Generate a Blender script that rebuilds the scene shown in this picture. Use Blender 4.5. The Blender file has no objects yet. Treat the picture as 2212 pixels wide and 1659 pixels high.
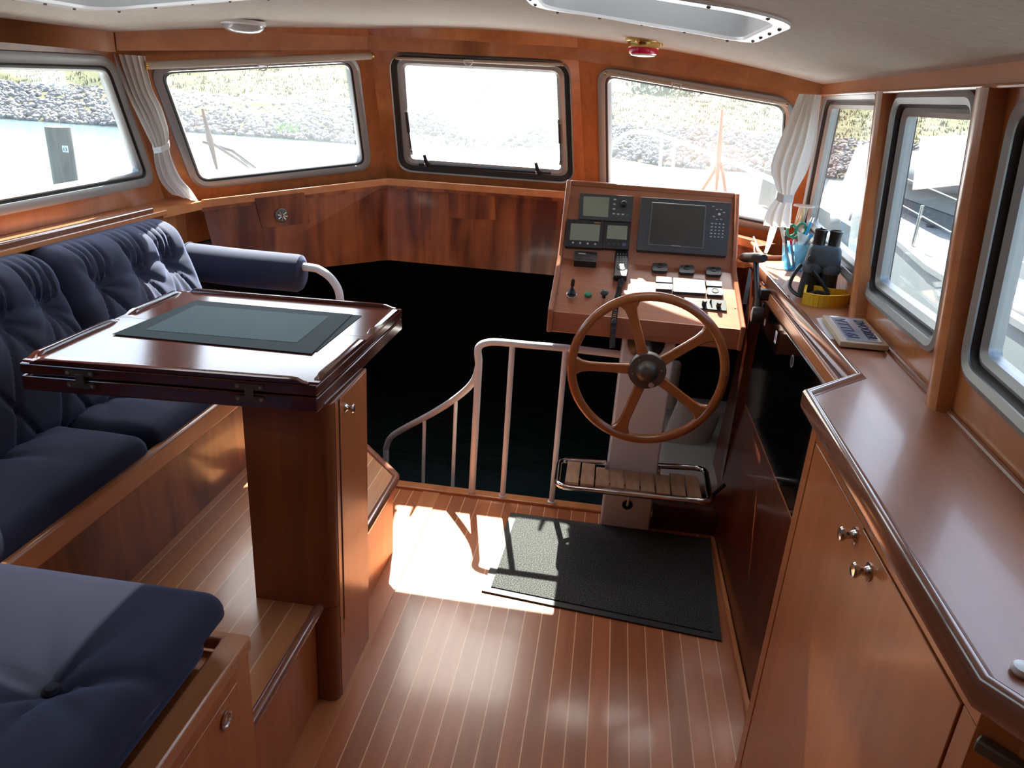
import bpy, bmesh, math, random
from mathutils import Vector, Matrix
from mathutils.geometry import tessellate_polygon
random.seed(7)
sc = bpy.context.scene
C = sc.collection
V = Vector
R = math.radians

# ------------------------------------------------------------------ camera, light, exposure
EYE = V((0, 0, 1.72)); FPX = 1620.0; CX, CY = 1106.0, 829.5
def _camray(u, v): return V(((u-CX)/FPX, -(v-CY)/FPX, -1.0))
_Z = (-_camray(830, 4970)).normalized()
_f = _camray(1342, 218); _Y = (_f - _f.dot(_Z)*_Z).normalized(); _X = _Y.cross(_Z)
ROT = Matrix((_X, _Y, _Z))                      # camera axes -> world axes
cd = bpy.data.cameras.new('camera'); cam = bpy.data.objects.new('camera', cd); C.objects.link(cam)
cam.matrix_world = Matrix.Translation(EYE) @ ROT.to_4x4()
cd.sensor_width = 36; cd.lens = 36*FPX/2212; cd.clip_start = .02; cd.clip_end = 500
sc.camera = cam
vs = sc.view_settings
vs.view_transform = 'Standard'; vs.look = 'None'; vs.gamma = 1; vs.use_curve_mapping = False
vs.exposure = 1.5
sc.cycles.use_denoising = True
sc.cycles.max_bounces = 10; sc.cycles.diffuse_bounces = 6; sc.cycles.transparent_max_bounces = 16
sc.cycles.sample_clamp_indirect = 6
SUNDIR = V((.132, -.604, -.786)).normalized()   # direction in which sunlight travels
w = bpy.data.worlds.new('world'); sc.world = w; w.use_nodes = True
nt = w.node_tree; nt.nodes.clear()
sky = nt.nodes.new('ShaderNodeTexSky'); sky.sky_type = 'NISHITA'; sky.sun_disc = False
sky.sun_elevation = math.asin(.786); sky.sun_rotation = math.atan2(-.132, .604); sky.dust_density = 2.5; sky.air_density = 1.0
bg = nt.nodes.new('ShaderNodeBackground'); bg.inputs[1].default_value = .34
wo = nt.nodes.new('ShaderNodeOutputWorld')
nt.links.new(sky.outputs[0], bg.inputs[0]); nt.links.new(bg.outputs[0], wo.inputs[0])
sd = bpy.data.lights.new('sun', 'SUN'); sd.energy = 13.0; sd.angle = R(.55); sd.color = (1, .95, .86)
sun = bpy.data.objects.new('sun', sd); C.objects.link(sun)
sun.location = (-2, 8, 10); sun.rotation_euler = SUNDIR.to_track_quat('-Z', 'Y').to_euler()

# where the line of sight through a photo pixel meets a real plane of the cabin
def ray(u, v): return ROT @ _camray(u, v)
def onz(u, v, z): d = ray(u, v); return EYE + d*((z-EYE.z)/d.z)
def ony(u, v, y): d = ray(u, v); return EYE + d*(y/d.y)
def onx(u, v, x): d = ray(u, v); return EYE + d*(x/d.x)
def onpl(u, v, pl): d = ray(u, v); return EYE + d*((pl[0]-EYE).dot(pl[1])/d.dot(pl[1]))

# ------------------------------------------------------------------ materials
def mat(name, col, rough=.5, metal=0, spec=.5, coat=0, coat_rough=.1, emis=None, bump=None, sheen=0, trans=0, alpha=1):
    m = bpy.data.materials.new(name); m.use_nodes = True
    n = m.node_tree; b = n.nodes['Principled BSDF']
    b.inputs['Base Color'].default_value = (*col, 1); b.inputs['Roughness'].default_value = rough
    b.inputs['Metallic'].default_value = metal; b.inputs['Specular IOR Level'].default_value = spec
    b.inputs['Coat Weight'].default_value = coat; b.inputs['Coat Roughness'].default_value = coat_rough
    if sheen: b.inputs['Sheen Weight'].default_value = sheen; b.inputs['Sheen Roughness'].default_value = .4
    if trans: b.inputs['Transmission Weight'].default_value = trans
    if alpha < 1: b.inputs['Alpha'].default_value = alpha
    # gentle procedural mottling so nothing is perfectly flat
    tc = n.nodes.new('ShaderNodeTexCoord'); nz = n.nodes.new('ShaderNodeTexNoise')
    nz.inputs['Scale'].default_value = bump[0] if bump else 40
    n.links.new(tc.outputs['Object'], nz.inputs['Vector'])
    if bump:
        bp = n.nodes.new('ShaderNodeBump'); bp.inputs['Strength'].default_value = bump[1]; bp.inputs['Distance'].default_value = bump[2]
        n.links.new(nz.outputs[0], bp.inputs['Height']); n.links.new(bp.outputs[0], b.inputs['Normal'])
    else:
        mr = n.nodes.new('ShaderNodeMapRange'); mr.inputs[3].default_value = max(rough-.04, 0); mr.inputs[4].default_value = rough+.04
        n.links.new(nz.outputs[0], mr.inputs[0]); n.links.new(mr.outputs[0], b.inputs['Roughness'])
    return m

def ramp(n, stops):
    r = n.nodes.new('ShaderNodeValToRGB'); e = r.color_ramp.elements
    while len(e) < len(stops): e.new(.5)
    for k, (p, c) in enumerate(stops): e[k].position = p; e[k].color = (*c, 1)
    return r

def wood(name, dark, light, grain=(1, 1, 14), rough=.32, coat=.35, blotch=1.6, contrast=(.3, .7), plank=None, spec=.5, bump=.05):
    """grain = texture scale per axis (small along the grain); plank=(axis_spacing, offset, holly colour) lays pale strips parallel to Y"""
    m = bpy.data.materials.new(name); m.use_nodes = True; n = m.node_tree; b = n.nodes['Principled BSDF']
    tc = n.nodes.new('ShaderNodeTexCoord'); mp = n.nodes.new('ShaderNodeMapping'); mp.inputs['Scale'].default_value = grain
    n.links.new(tc.outputs['Object'], mp.inputs[0])
    a = n.nodes.new('ShaderNodeTexNoise'); a.inputs['Scale'].default_value = 3; a.inputs['Detail'].default_value = 8; a.inputs['Distortion'].default_value = .6
    n.links.new(mp.outputs[0], a.inputs['Vector'])
    c = n.nodes.new('ShaderNodeTexNoise'); c.inputs['Scale'].default_value = blotch; c.inputs['Detail'].default_value = 3
    n.links.new(tc.outputs['Object'], c.inputs['Vector'])
    mx = n.nodes.new('ShaderNodeMath'); mx.operation = 'ADD'
    s1 = n.nodes.new('ShaderNodeMath'); s1.operation = 'MULTIPLY'; s1.inputs[1].default_value = .65
    s2 = n.nodes.new('ShaderNodeMath'); s2.operation = 'MULTIPLY'; s2.inputs[1].default_value = .35
    n.links.new(a.outputs[0], s1.inputs[0]); n.links.new(c.outputs[0], s2.inputs[0])
    n.links.new(s1.outputs[0], mx.inputs[0]); n.links.new(s2.outputs[0], mx.inputs[1])
    rp = ramp(n, [(contrast[0], dark), (contrast[1], light)]); n.links.new(mx.outputs[0], rp.inputs[0])
    out = rp.outputs[0]
    if plank:
        sp, off, hc = plank
        g = n.nodes.new('ShaderNodeNewGeometry'); sx = n.nodes.new('ShaderNodeSeparateXYZ'); n.links.new(g.outputs['Position'], sx.inputs[0])
        t = n.nodes.new('ShaderNodeMath'); t.operation = 'SUBTRACT'; t.inputs[1].default_value = off-sp*100; n.links.new(sx.outputs[0], t.inputs[0])
        d = n.nodes.new('ShaderNodeMath'); d.operation = 'DIVIDE'; d.inputs[1].default_value = sp; n.links.new(t.outputs[0], d.inputs[0])
        fr = n.nodes.new('ShaderNodeMath'); fr.operation = 'FRACT'; n.links.new(d.outputs[0], fr.inputs[0])
        fl = n.nodes.new('ShaderNodeMath'); fl.operation = 'FLOOR'; n.links.new(d.outputs[0], fl.inputs[0])
        wn = n.nodes.new('ShaderNodeTexWhiteNoise'); wn.noise_dimensions = '1D'; n.links.new(fl.outputs[0], wn.inputs['W'])
        hv = n.nodes.new('ShaderNodeHueSaturation'); vr = n.nodes.new('ShaderNodeMapRange'); vr.inputs[3].default_value = .8; vr.inputs[4].default_value = 1.15
        n.links.new(wn.outputs[0], vr.inputs[0]); n.links.new(vr.outputs[0], hv.inputs['Value']); n.links.new(out, hv.inputs['Color'])
        lt = n.nodes.new('ShaderNodeMath'); lt.operation = 'LESS_THAN'; lt.inputs[1].default_value = .062; n.links.new(fr.outputs[0], lt.inputs[0])
        mm = n.nodes.new('ShaderNodeMixRGB'); n.links.new(lt.outputs[0], mm.inputs[0]); n.links.new(hv.outputs[0], mm.inputs[1]); mm.inputs[2].default_value = (*hc, 1)
        out = mm.outputs[0]
    n.links.new(out, b.inputs['Base Color'])
    b.inputs['Roughness'].default_value = rough; b.inputs['Coat Weight'].default_value = coat; b.inputs['Coat Roughness'].default_value = .12
    b.inputs['Specular IOR Level'].default_value = spec
    bp = n.nodes.new('ShaderNodeBump'); bp.inputs['Strength'].default_value = bump; bp.inputs['Distance'].default_value = .002
    n.links.new(a.outputs[0], bp.inputs['Height']); n.links.new(bp.outputs[0], b.inputs['Normal'])
    return m

M = {}
M['column'] = wood('shaded_column_veneer', (.16, .045, .016), (.27, .08, .027), (7, 7, .6), rough=.3, coat=.4)  # shade on the aft-facing column front is put into this darker tone
M['mahog_side'] = wood('dark_side_panel', (.06, .010, .005), (.17, .036, .013), (3, 5, .6), rough=.28, blotch=2.5)
M['cherry'] = wood('cherry_wood', (.42, .145, .052), (.62, .245, .092), (6, 1, 6), rough=.3)
M['console'] = wood('console_cherry', (.29, .095, .046), (.42, .148, .075), (1, 7, 7), rough=.3, coat=.3)
M['cherry_v'] = wood('cherry_veneer', (.33, .108, .034), (.50, .185, .063), (9, 9, .8), rough=.3)
M['cabinet'] = wood('cabinet_veneer', (.38, .105, .028), (.52, .168, .046), (7, 7, .6), rough=.3, coat=.2, spec=.4, blotch=1.2)
M['mahog'] = wood('mahogany_panel', (.085, .014, .006), (.36, .10, .028), (5, 3, .55), rough=.33, blotch=3.0, contrast=(.38, .64))
M['mahog_dark'] = wood('dark_mahogany', (.045, .008, .005), (.11, .02, .011), (1.2, 8, 8), rough=.16, coat=1, blotch=2)
M['table'] = wood('varnished_mahogany', (.12, .030, .018), (.20, .052, .030), (10, 1.2, 4), rough=.17, coat=.25, blotch=1, spec=.4)
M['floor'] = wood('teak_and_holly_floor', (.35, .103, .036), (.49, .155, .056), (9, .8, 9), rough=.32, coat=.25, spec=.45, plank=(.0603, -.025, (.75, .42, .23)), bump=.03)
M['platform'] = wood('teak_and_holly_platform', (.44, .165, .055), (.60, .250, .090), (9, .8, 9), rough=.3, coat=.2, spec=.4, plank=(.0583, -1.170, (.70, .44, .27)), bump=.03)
M['sole'] = wood('lower_cabin_sole', (.16, .05, .02), (.26, .09, .035), (9, .8, 9), rough=.4, plank=(.0603, -.025, (.45, .26, .14)))  # darker copy of the floor colours, since sun does not reach down there
M['teak'] = wood('weathered_teak', (.26, .12, .06), (.50, .29, .17), (9, 2, 9), rough=.7, coat=0, blotch=9)
M['wheelwood'] = wood('steering_wheel_teak', (.30, .085, .022), (.44, .14, .04), (3, 3, 3), rough=.27, coat=.6)
M['mouldwood'] = wood('rounded_edge_moulding', (.20, .07, .04), (.30, .115, .065), (4, 1, 4), rough=.2, coat=.8)
M['counter'] = wood('worktop_laminate', (.31, .115, .058), (.42, .165, .085), (6, .9, 6), rough=.36, coat=.25, blotch=1)
M['dark_in'] = mat('dark_cabin_lining', (.02, .012, .01), .7)
M['stairdark'] = mat('unlit_cabin_lining', (.006, .005, .005), .85)  # near-black colour stands in for the darkness of the lower cabin
M['alu'] = mat('anodised_aluminium', (.33, .335, .335), .42, metal=.35)
M['acrylic'] = None
M['alu_dull'] = mat('grey_painted_aluminium', (.36, .365, .36), .5, metal=.3)
M['rubber'] = mat('black_rubber', (.012, .013, .016), .5)
M['white'] = mat('white_enamel', (.72, .71, .70), .3, coat=.3)
M['gel'] = mat('white_gelcoat', (.82, .83, .83), .3, coat=.3)
M['boatwhite'] = mat('chalky_white_gelcoat', (.22, .23, .235), .6, spec=.2)
M['boatgrey'] = mat('boat_grey_cover', (.05, .046, .045), .9, spec=.1)
M['greygel'] = mat('grey_deck_paint', (.38, .46, .48), .6)
M['chrome'] = mat('chrome', (.75, .75, .74), .1, metal=1)
M['steel'] = mat('satin_steel', (.55, .55, .53), .28, metal=1)
M['brass'] = mat('brass', (.70, .48, .17), .2, metal=1)
M['bronze'] = mat('dull_bronze', (.15, .13, .10), .45, metal=.7)
M['black'] = mat('black_plastic', (.016, .017, .018), .38)
M['grey'] = mat('dark_grey_plastic', (.05, .055, .06), .42)
M['screen'] = mat('lcd_screen', (.23, .25, .19), .15, coat=.6)
M['screen2'] = mat('dark_display', (.035, .04, .038), .12, coat=.6)
M['key'] = mat('pale_key', (.42, .44, .45), .5)
M['greenp'] = mat('green_plastic', (.01, .20, .10), .4)
M['bluep'] = mat('blue_plastic', (.02, .30, .55), .35)
M['redlens'] = mat('red_lens', (.72, .01, .07), .2, coat=.5)
M['milk'] = mat('white_lens', (.78, .78, .80), .25)
M['yellow'] = mat('yellow_foam_strap', (.80, .50, .02), .65, bump=(300, .3, .001))
M['paper'] = mat('white_paper', (.72, .74, .80), .6)
M['teal'] = mat('teal_paper', (.16, .38, .40), .6)
M['navy'] = mat('navy_ink', (.02, .025, .09), .5)
M['kraft'] = mat('pale_board', (.50, .38, .25), .6)
M['cream'] = mat('cream_upholstery', (.42, .38, .32), .85, bump=(90, .3, .002))
M['greyb'] = mat('blue_grey_rubber_armour', (.085, .115, .14), .5)
M['placemat'] = mat('woven_vinyl_border', (.035, .055, .055), .75, spec=.25)
M['glasscab'] = mat('smoked_glass_door', (.003, .0025, .0025), .08, spec=.12)
M['canvas'] = mat('grey_canvas', (.23, .20, .20), .85)
M['canvasd'] = mat('charcoal_canvas', (.03, .04, .05), .8)
M['rope'] = mat('white_rope', (.75, .76, .74), .7)
M['pile'] = wood('weathered_pile', (.05, .06, .05), (.16, .15, .11), (6, 6, 1), rough=.8, coat=0)
M['stone'] = mat('basalt_boulder', (.19, .175, .165), .95, spec=.1, bump=(8, .6, .02))
M['leaf'] = mat('dark_green_leaves', (.07, .13, .06), .7)
M['reed'] = mat('fresh_green_weed', (.16, .34, .08), .7)

def velvet():
    m = mat('navy_velvet', (.016, .020, .048), .85, sheen=.4, bump=(700, .25, .0006)); b = m.node_tree.nodes['Principled BSDF']
    b.inputs['Sheen Tint'].default_value = (.35, .42, .75, 1); return m
M['velvet'] = velvet()
M['button'] = mat('covered_button', (.008, .009, .02), .8)

def ceiling_mat():
    m = mat('woven_headliner', (.60, .555, .50), .92); n = m.node_tree; b = n.nodes['Principled BSDF']
    tc = n.nodes.new('ShaderNodeTexCoord'); mp = n.nodes.new('ShaderNodeMapping'); mp.inputs['Scale'].default_value = (30, 420, 30)
    a = n.nodes.new('ShaderNodeTexNoise'); a.inputs['Scale'].default_value = 1.2; a.inputs['Detail'].default_value = 5
    n.links.new(tc.outputs['Object'], mp.inputs[0]); n.links.new(mp.outputs[0], a.inputs[0])
    r = ramp(n, [(.3, (.43, .395, .35)), (.7, (.63, .585, .525))]); n.links.new(a.outputs[0], r.inputs[0]); n.links.new(r.outputs[0], b.inputs['Base Color'])
    bp = n.nodes.new('ShaderNodeBump'); bp.inputs['Strength'].default_value = .5; bp.inputs['Distance'].default_value = .002
    n.links.new(a.outputs[0], bp.inputs['Height']); n.links.new(bp.outputs[0], b.inputs['Normal']); return m
M['ceiling'] = ceiling_mat()

def speckle_mat(name, c1, c2, scale, rough=.95):
    m = mat(name, c1, rough); n = m.node_tree; b = n.nodes['Principled BSDF']
    tc = n.nodes.new('ShaderNodeTexCoord'); a = n.nodes.new('ShaderNodeTexNoise'); a.inputs['Scale'].default_value = scale; a.inputs['Detail'].default_value = 2
    n.links.new(tc.outputs['Object'], a.inputs[0]); r = ramp(n, [(.42, c1), (.62, c2)])
    n.links.new(a.outputs[0], r.inputs[0]); n.links.new(r.outputs[0], b.inputs['Base Color'])
    bp = n.nodes.new('ShaderNodeBump'); bp.inputs['Strength'].default_value = .8; bp.inputs['Distance'].default_value = .004
    n.links.new(a.outputs[0], bp.inputs['Height']); n.links.new(bp.outputs[0], b.inputs['Normal']); return m
M['mat'] = speckle_mat('looped_mat_pile', (.006, .006, .006), (.085, .087, .083), 260)
M['matedge'] = mat('rubber_mat_edge', (.022, .026, .025), .6)

def weave_mat():
    m = mat('woven_vinyl_mesh', (.10, .16, .17), .7, spec=.3); n = m.node_tree; b = n.nodes['Principled BSDF']
    tc = n.nodes.new('ShaderNodeTexCoord'); ck = n.nodes.new('ShaderNodeTexChecker'); ck.inputs['Scale'].default_value = 260
    ck.inputs[1].default_value = (.10, .17, .18, 1); ck.inputs[2].default_value = (.03, .055, .06, 1)
    n.links.new(tc.outputs['Object'], ck.inputs[0]); n.links.new(ck.outputs[0], b.inputs['Base Color']); return m
M['weave'] = weave_mat()

def curtain_mat():
    m = bpy.data.materials.new('sheer_white_curtain'); m.use_nodes = True; n = m.node_tree; n.nodes.clear()
    o = n.nodes.new('ShaderNodeOutputMaterial'); d = n.nodes.new('ShaderNodeBsdfDiffuse'); t = n.nodes.new('ShaderNodeBsdfTranslucent'); x = n.nodes.new('ShaderNodeMixShader')
    d.inputs[0].default_value = (.74, .71, .68, 1); t.inputs[0].default_value = (.80, .77, .73, 1); x.inputs[0].default_value = .32
    n.links.new(d.outputs[0], x.inputs[1]); n.links.new(t.outputs[0], x.inputs[2]); n.links.new(x.outputs[0], o.inputs[0]); return m
M['curtain'] = curtain_mat()

def glass_mat(name, dirt, tint=(.93, .96, .95)):
    """clear pane: straight-through transmission, fresnel reflection and a film of dust and salt that catches the sun"""
    m = bpy.data.materials.new(name); m.use_nodes = True; n = m.node_tree; n.nodes.clear()
    o = n.nodes.new('ShaderNodeOutputMaterial'); t = n.nodes.new('ShaderNodeBsdfTransparent'); t.inputs[0].default_value = (*tint, 1)
    g = n.nodes.new('ShaderNodeBsdfGlossy'); g.inputs['Roughness'].default_value = .02
    lw = n.nodes.new('ShaderNodeLayerWeight'); lw.inputs[0].default_value = .5
    pw = n.nodes.new('ShaderNodeMath'); pw.operation = 'POWER'; pw.inputs[1].default_value = 4.0; n.links.new(lw.outputs['Facing'], pw.inputs[0])
    fr = n.nodes.new('ShaderNodeMapRange'); fr.inputs[3].default_value = .025; fr.inputs[4].default_value = .6; n.links.new(pw.outputs[0], fr.inputs[0])
    a = n.nodes.new('ShaderNodeMixShader'); n.links.new(fr.outputs[0], a.inputs[0]); n.links.new(t.outputs[0], a.inputs[1]); n.links.new(g.outputs[0], a.inputs[2])
    tl = n.nodes.new('ShaderNodeBsdfTranslucent'); tl.inputs[0].default_value = (.9, .92, .92, 1)
    tc = n.nodes.new('ShaderNodeTexCoord'); nz = n.nodes.new('ShaderNodeTexNoise'); nz.inputs['Scale'].default_value = 2.2; nz.inputs['Detail'].default_value = 2
    n.links.new(tc.outputs['Object'], nz.inputs[0])
    mr = n.nodes.new('ShaderNodeMapRange'); mr.inputs[1].default_value = .25; mr.inputs[2].default_value = .75; mr.inputs[3].default_value = dirt*.4; mr.inputs[4].default_value = dirt*1.6
    n.links.new(nz.outputs[0], mr.inputs[0])
    b = n.nodes.new('ShaderNodeMixShader'); n.links.new(mr.outputs[0], b.inputs[0]); n.links.new(a.outputs[0], b.inputs[1]); n.links.new(tl.outputs[0], b.inputs[2])
    n.links.new(b.outputs[0], o.inputs[0]); return m
M['glass'] = glass_mat('window_glass', .020)
M['glass_dusty'] = glass_mat('dusty_window_glass', .036)
M['acrylic'] = glass_mat('smoked_acrylic', .22, (.44, .44, .44))
M['glass_side'] = glass_mat('side_window_glass', .010)
M['tinted'] = glass_mat('blue_clear_plastic', .25, (.35, .72, .88))
M['clearp'] = glass_mat('clear_plastic', .35, (.85, .85, .82))

def water_mat():
    m = mat('river_water', (.035, .065, .068), .12, spec=.35); n = m.node_tree; b = n.nodes['Principled BSDF']
    b.inputs['Roughness'].default_value = .15
    for l in list(b.inputs['Roughness'].links): n.links.remove(l)
    tc = n.nodes.new('ShaderNodeTexCoord'); mp = n.nodes.new('ShaderNodeMapping'); mp.inputs['Scale'].default_value = (.8, 2.2, 1)
    a = n.nodes.new('ShaderNodeTexNoise'); a.inputs['Scale'].default_value = 2.2; a.inputs['Detail'].default_value = 7; a.inputs['Roughness'].default_value = .6
    n.links.new(tc.outputs['Object'], mp.inputs[0]); n.links.new(mp.outputs[0], a.inputs[0])
    bp = n.nodes.new('ShaderNodeBump'); bp.inputs['Strength'].default_value = .4; bp.inputs['Distance'].default_value = .08
    n.links.new(a.outputs[0], bp.inputs['Height']); n.links.new(bp.outputs[0], b.inputs['Normal']); return m
M['water'] = water_mat()
def grass_mat():
    m = mat('dry_summer_grass', (.3, .3, .12), .95, spec=.05); n = m.node_tree; b = n.nodes['Principled BSDF']
    tc = n.nodes.new('ShaderNodeTexCoord'); mp = n.nodes.new('ShaderNodeMapping'); mp.inputs['Scale'].default_value = (.16, .35, 1)
    a = n.nodes.new('ShaderNodeTexNoise'); a.inputs['Scale'].default_value = 1.6; a.inputs['Detail'].default_value = 12; a.inputs['Roughness'].default_value = .68
    n.links.new(tc.outputs['Object'], mp.inputs[0]); n.links.new(mp.outputs[0], a.inputs[0])
    r = ramp(n, [(.36, (.065, .072, .036)), (.5, (.105, .102, .055)), (.64, (.15, .135, .088))]); n.links.new(a.outputs[0], r.inputs[0]); n.links.new(r.outputs[0], b.inputs['Base Color']); return m
M['grass'] = grass_mat()

# ------------------------------------------------------------------ mesh builder
class MB:
    def __init__(s): s.v = []; s.f = []; s.mi = []
    def add(s, vs_, fs, mi=0):
        o = len(s.v); s.v += [V(p) for p in vs_]; s.f += [tuple(i+o for i in f) for f in fs]; s.mi += [mi]*len(fs); return s
    def hexa(s, p, mi=0):   # p: 4 bottom, 4 top
        return s.add(p, [(0,3,2,1),(4,5,6,7),(0,1,5,4),(1,2,6,5),(2,3,7,6),(3,0,4,7)], mi)
    def box(s, x0, x1, y0, y1, z0, z1, mi=0):
        return s.hexa([(x0,y0,z0),(x1,y0,z0),(x1,y1,z0),(x0,y1,z0),(x0,y0,z1),(x1,y0,z1),(x1,y1,z1),(x0,y1,z1)], mi)
    def obox(s, c, ax, ay, az, hx, hy, hz, mi=0):
        c = V(c); ax, ay, az = V(ax).normalized()*hx, V(ay).normalized()*hy, V(az).normalized()*hz
        return s.hexa([c-ax-ay-az, c+ax-ay-az, c+ax+ay-az, c-ax+ay-az, c-ax-ay+az, c+ax-ay+az, c+ax+ay+az, c-ax+ay+az], mi)
    def prism(s, poly, off, mi=0):
        poly = [V(p) for p in poly]; off = V(off); n = len(poly)
        tris = tessellate_polygon([poly])
        s.add(poly + [p+off for p in poly], [tuple(t) for t in tris] + [tuple(i+n for i in reversed(t)) for t in tris] + [(i, (i+1) % n, (i+1) % n+n, i+n) for i in range(n)], mi); return s
    def loft(s, loops, closed=True, cap=True, mi=0):
        n = len(loops[0]); vs_ = [p for l in loops for p in l]; fs = []
        for k in range(len(loops)-1):
            for i in range(n if closed else n-1):
                j = (i+1) % n; fs.append((k*n+i, k*n+j, (k+1)*n+j, (k+1)*n+i))
        if cap: fs.append(tuple(reversed(range(n)))); fs.append(tuple((len(loops)-1)*n+i for i in range(n)))
        return s.add(vs_, fs, mi)
    def tube(s, pts, r, n=12, smooth=0, cap=True, mi=0, closed=False, flat=None):
        pts = [V(p) for p in pts]
        if smooth: pts = catmull(pts, smooth, closed)
        rs = r if isinstance(r, (list, tuple)) else [r]*len(pts)
        if len(rs) != len(pts): rs = [rs[min(len(rs)-1, int(i*len(rs)/len(pts)))] for i in range(len(pts))]
        loops = []; N = len(pts); prev = None
        for i, p in enumerate(pts):
            a = pts[(i-1) % N] if (closed or i) else p; b = pts[(i+1) % N] if (closed or i < N-1) else p
            t = (b-a).normalized()
            if prev is None: u = t.orthogonal().normalized()
            else:
                u = prev-prev.dot(t)*t
                u = u.normalized() if u.length > 1e-6 else t.orthogonal().normalized()
            prev = u; v = t.cross(u)
            loops.append([p+rs[i]*(math.cos(k*2*math.pi/n)*u+math.sin(k*2*math.pi/n)*v) for k in range(n)])
        if closed: loops.append(loops[0]); return s.loft(loops, True, False, mi)
        return s.loft(loops, True, cap, mi)
    def lathe(s, prof, c, axis=(0,0,1), n=24, mi=0):
        c = V(c); a = V(axis).normalized(); u = a.orthogonal().normalized(); v = a.cross(u)
        return s.loft([[c+a*h+max(r, 1e-5)*(math.cos(k*2*math.pi/n)*u+math.sin(k*2*math.pi/n)*v) for k in range(n)] for r, h in prof], True, True, mi)
    def grid(s, fn, nu, nv, mi=0, wrap=False):
        vs_ = [fn(i/nu, j/nv) for j in range(nv+1) for i in range(nu+1)]
        return s.add(vs_, [(j*(nu+1)+i, j*(nu+1)+i+1, (j+1)*(nu+1)+i+1, (j+1)*(nu+1)+i) for j in range(nv) for i in range(nu)], mi)

def catmull(p, k, closed=False):
    out = []; N = len(p)
    for i in range(N if closed else N-1):
        g = (lambda j: p[j % N]) if closed else (lambda j: p[min(max(j, 0), N-1)])
        a, b, c, d = g(i-1), g(i), g(i+1), g(i+2)
        for q in range(k):
            t = q/k; out.append(.5*((2*b)+(c-a)*t+(2*a-5*b+4*c-d)*t*t+(3*b-a-3*c+d)*t**3))
    if not closed: out.append(p[-1])
    return out

def worldloc(o):
    l = V(o.location)
    while o.parent: o = o.parent; l += o.location
    return l
def obj(name, mb, material, parent=None, bev=0, seg=2, flat=False, fix=True, angle=38):
    mats = material if isinstance(material, (list, tuple)) else [material]
    me = bpy.data.meshes.new(name); o = bpy.data.objects.new(name, me); C.objects.link(o)
    zmin = min(p.z for p in mb.v); cx = sum(p.x for p in mb.v)/len(mb.v); cy = sum(p.y for p in mb.v)/len(mb.v)
    base = V((cx, cy, zmin))
    me.from_pydata([p-base for p in mb.v], [], mb.f)
    for m in mats: me.materials.append(M[m] if isinstance(m, str) else m)
    for p, i in zip(me.polygons, mb.mi): p.material_index = i
    b = bmesh.new(); b.from_mesh(me)
    bmesh.ops.remove_doubles(b, verts=b.verts, dist=1e-6)
    if fix: bmesh.ops.recalc_face_normals(b, faces=b.faces)
    b.to_mesh(me); b.free()
    if not flat:
        for p in me.polygons: p.use_smooth = True
        me.set_sharp_from_angle(angle=R(angle))
    o.location = base
    if parent: o.parent = parent; o.location = base-worldloc(parent)
    if bev:
        bm_ = o.modifiers.new('bevel', 'BEVEL'); bm_.width = bev; bm_.segments = seg; bm_.limit_method = 'ANGLE'; bm_.angle_limit = R(40); bm_.harden_normals = False
    return o
def tag(o, label=None, cat=None, group=None, kind=None):
    for k, x in (('label', label), ('category', cat), ('group', group), ('kind', kind)):
        if x: o[k] = x
    return o
def thing(name, loc, label=None, cat=None, group=None, kind=None):
    o = bpy.data.objects.new(name, None); C.objects.link(o); o.location = loc; o.empty_display_size = .05
    return tag(o, label, cat, group, kind)
def dup(root, loc, label=None):
    r = root.copy(); C.objects.link(r); r.location = loc
    if label: r['label'] = label
    for ch in list(root.children):
        c = ch.copy(); C.objects.link(c); c.parent = r
        for g in list(ch.children):
            d = g.copy(); C.objects.link(d); d.parent = c
    return r
def text_mesh(txt, size, depth):
    cu = bpy.data.curves.new('t', 'FONT'); cu.body = txt; cu.size = size; cu.extrude = depth; cu.align_x = 'LEFT'
    t = bpy.data.objects.new('t', cu); C.objects.link(t)
    dg = bpy.context.evaluated_depsgraph_get(); me = bpy.data.meshes.new_from_object(t.evaluated_get(dg))
    mb = MB(); mb.add([v.co.copy() for v in me.vertices], [tuple(p.vertices) for p in me.polygons])
    bpy.data.objects.remove(t); bpy.data.curves.remove(cu); bpy.data.meshes.remove(me); return mb
def place(mb, o, ax, ay, az):
    o, ax, ay, az = V(o), V(ax).normalized(), V(ay).normalized(), V(az).normalized()
    mb.v = [o+ax*p.x+ay*p.y+az*p.z for p in mb.v]; return mb
def rounded(quad, r, n=6):
    """round the corners of a planar polygon"""
    out = []; N = len(quad)
    for i in range(N):
        p = V(quad[i]); a = V(quad[i-1])-p; b = V(quad[(i+1) % N])-p
        d = min(r, a.length*.45, b.length*.45); a.normalize(); b.normalize()
        s, e = p+a*d, p+b*d
        for k in range(n+1):
            t = k/n; out.append((1-t)**2*s+2*t*(1-t)*p+t*t*e)
    return out
def inset(quad, d, nrm):
    N = len(quad); out = []
    for i in range(N):
        p = V(quad[i]); a = (p-V(quad[i-1])).normalized(); b = (V(quad[(i+1) % N])-p).normalized()
        na, nb = nrm.cross(a), nrm.cross(b)
        cc = sum((V(q) for q in quad), V())/N
        if na.dot(cc-p) < 0: na = -na
        if nb.dot(cc-p) < 0: nb = -nb
        out.append(p+(na+nb)*(d/(1+na.dot(nb))))
    return out
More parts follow.
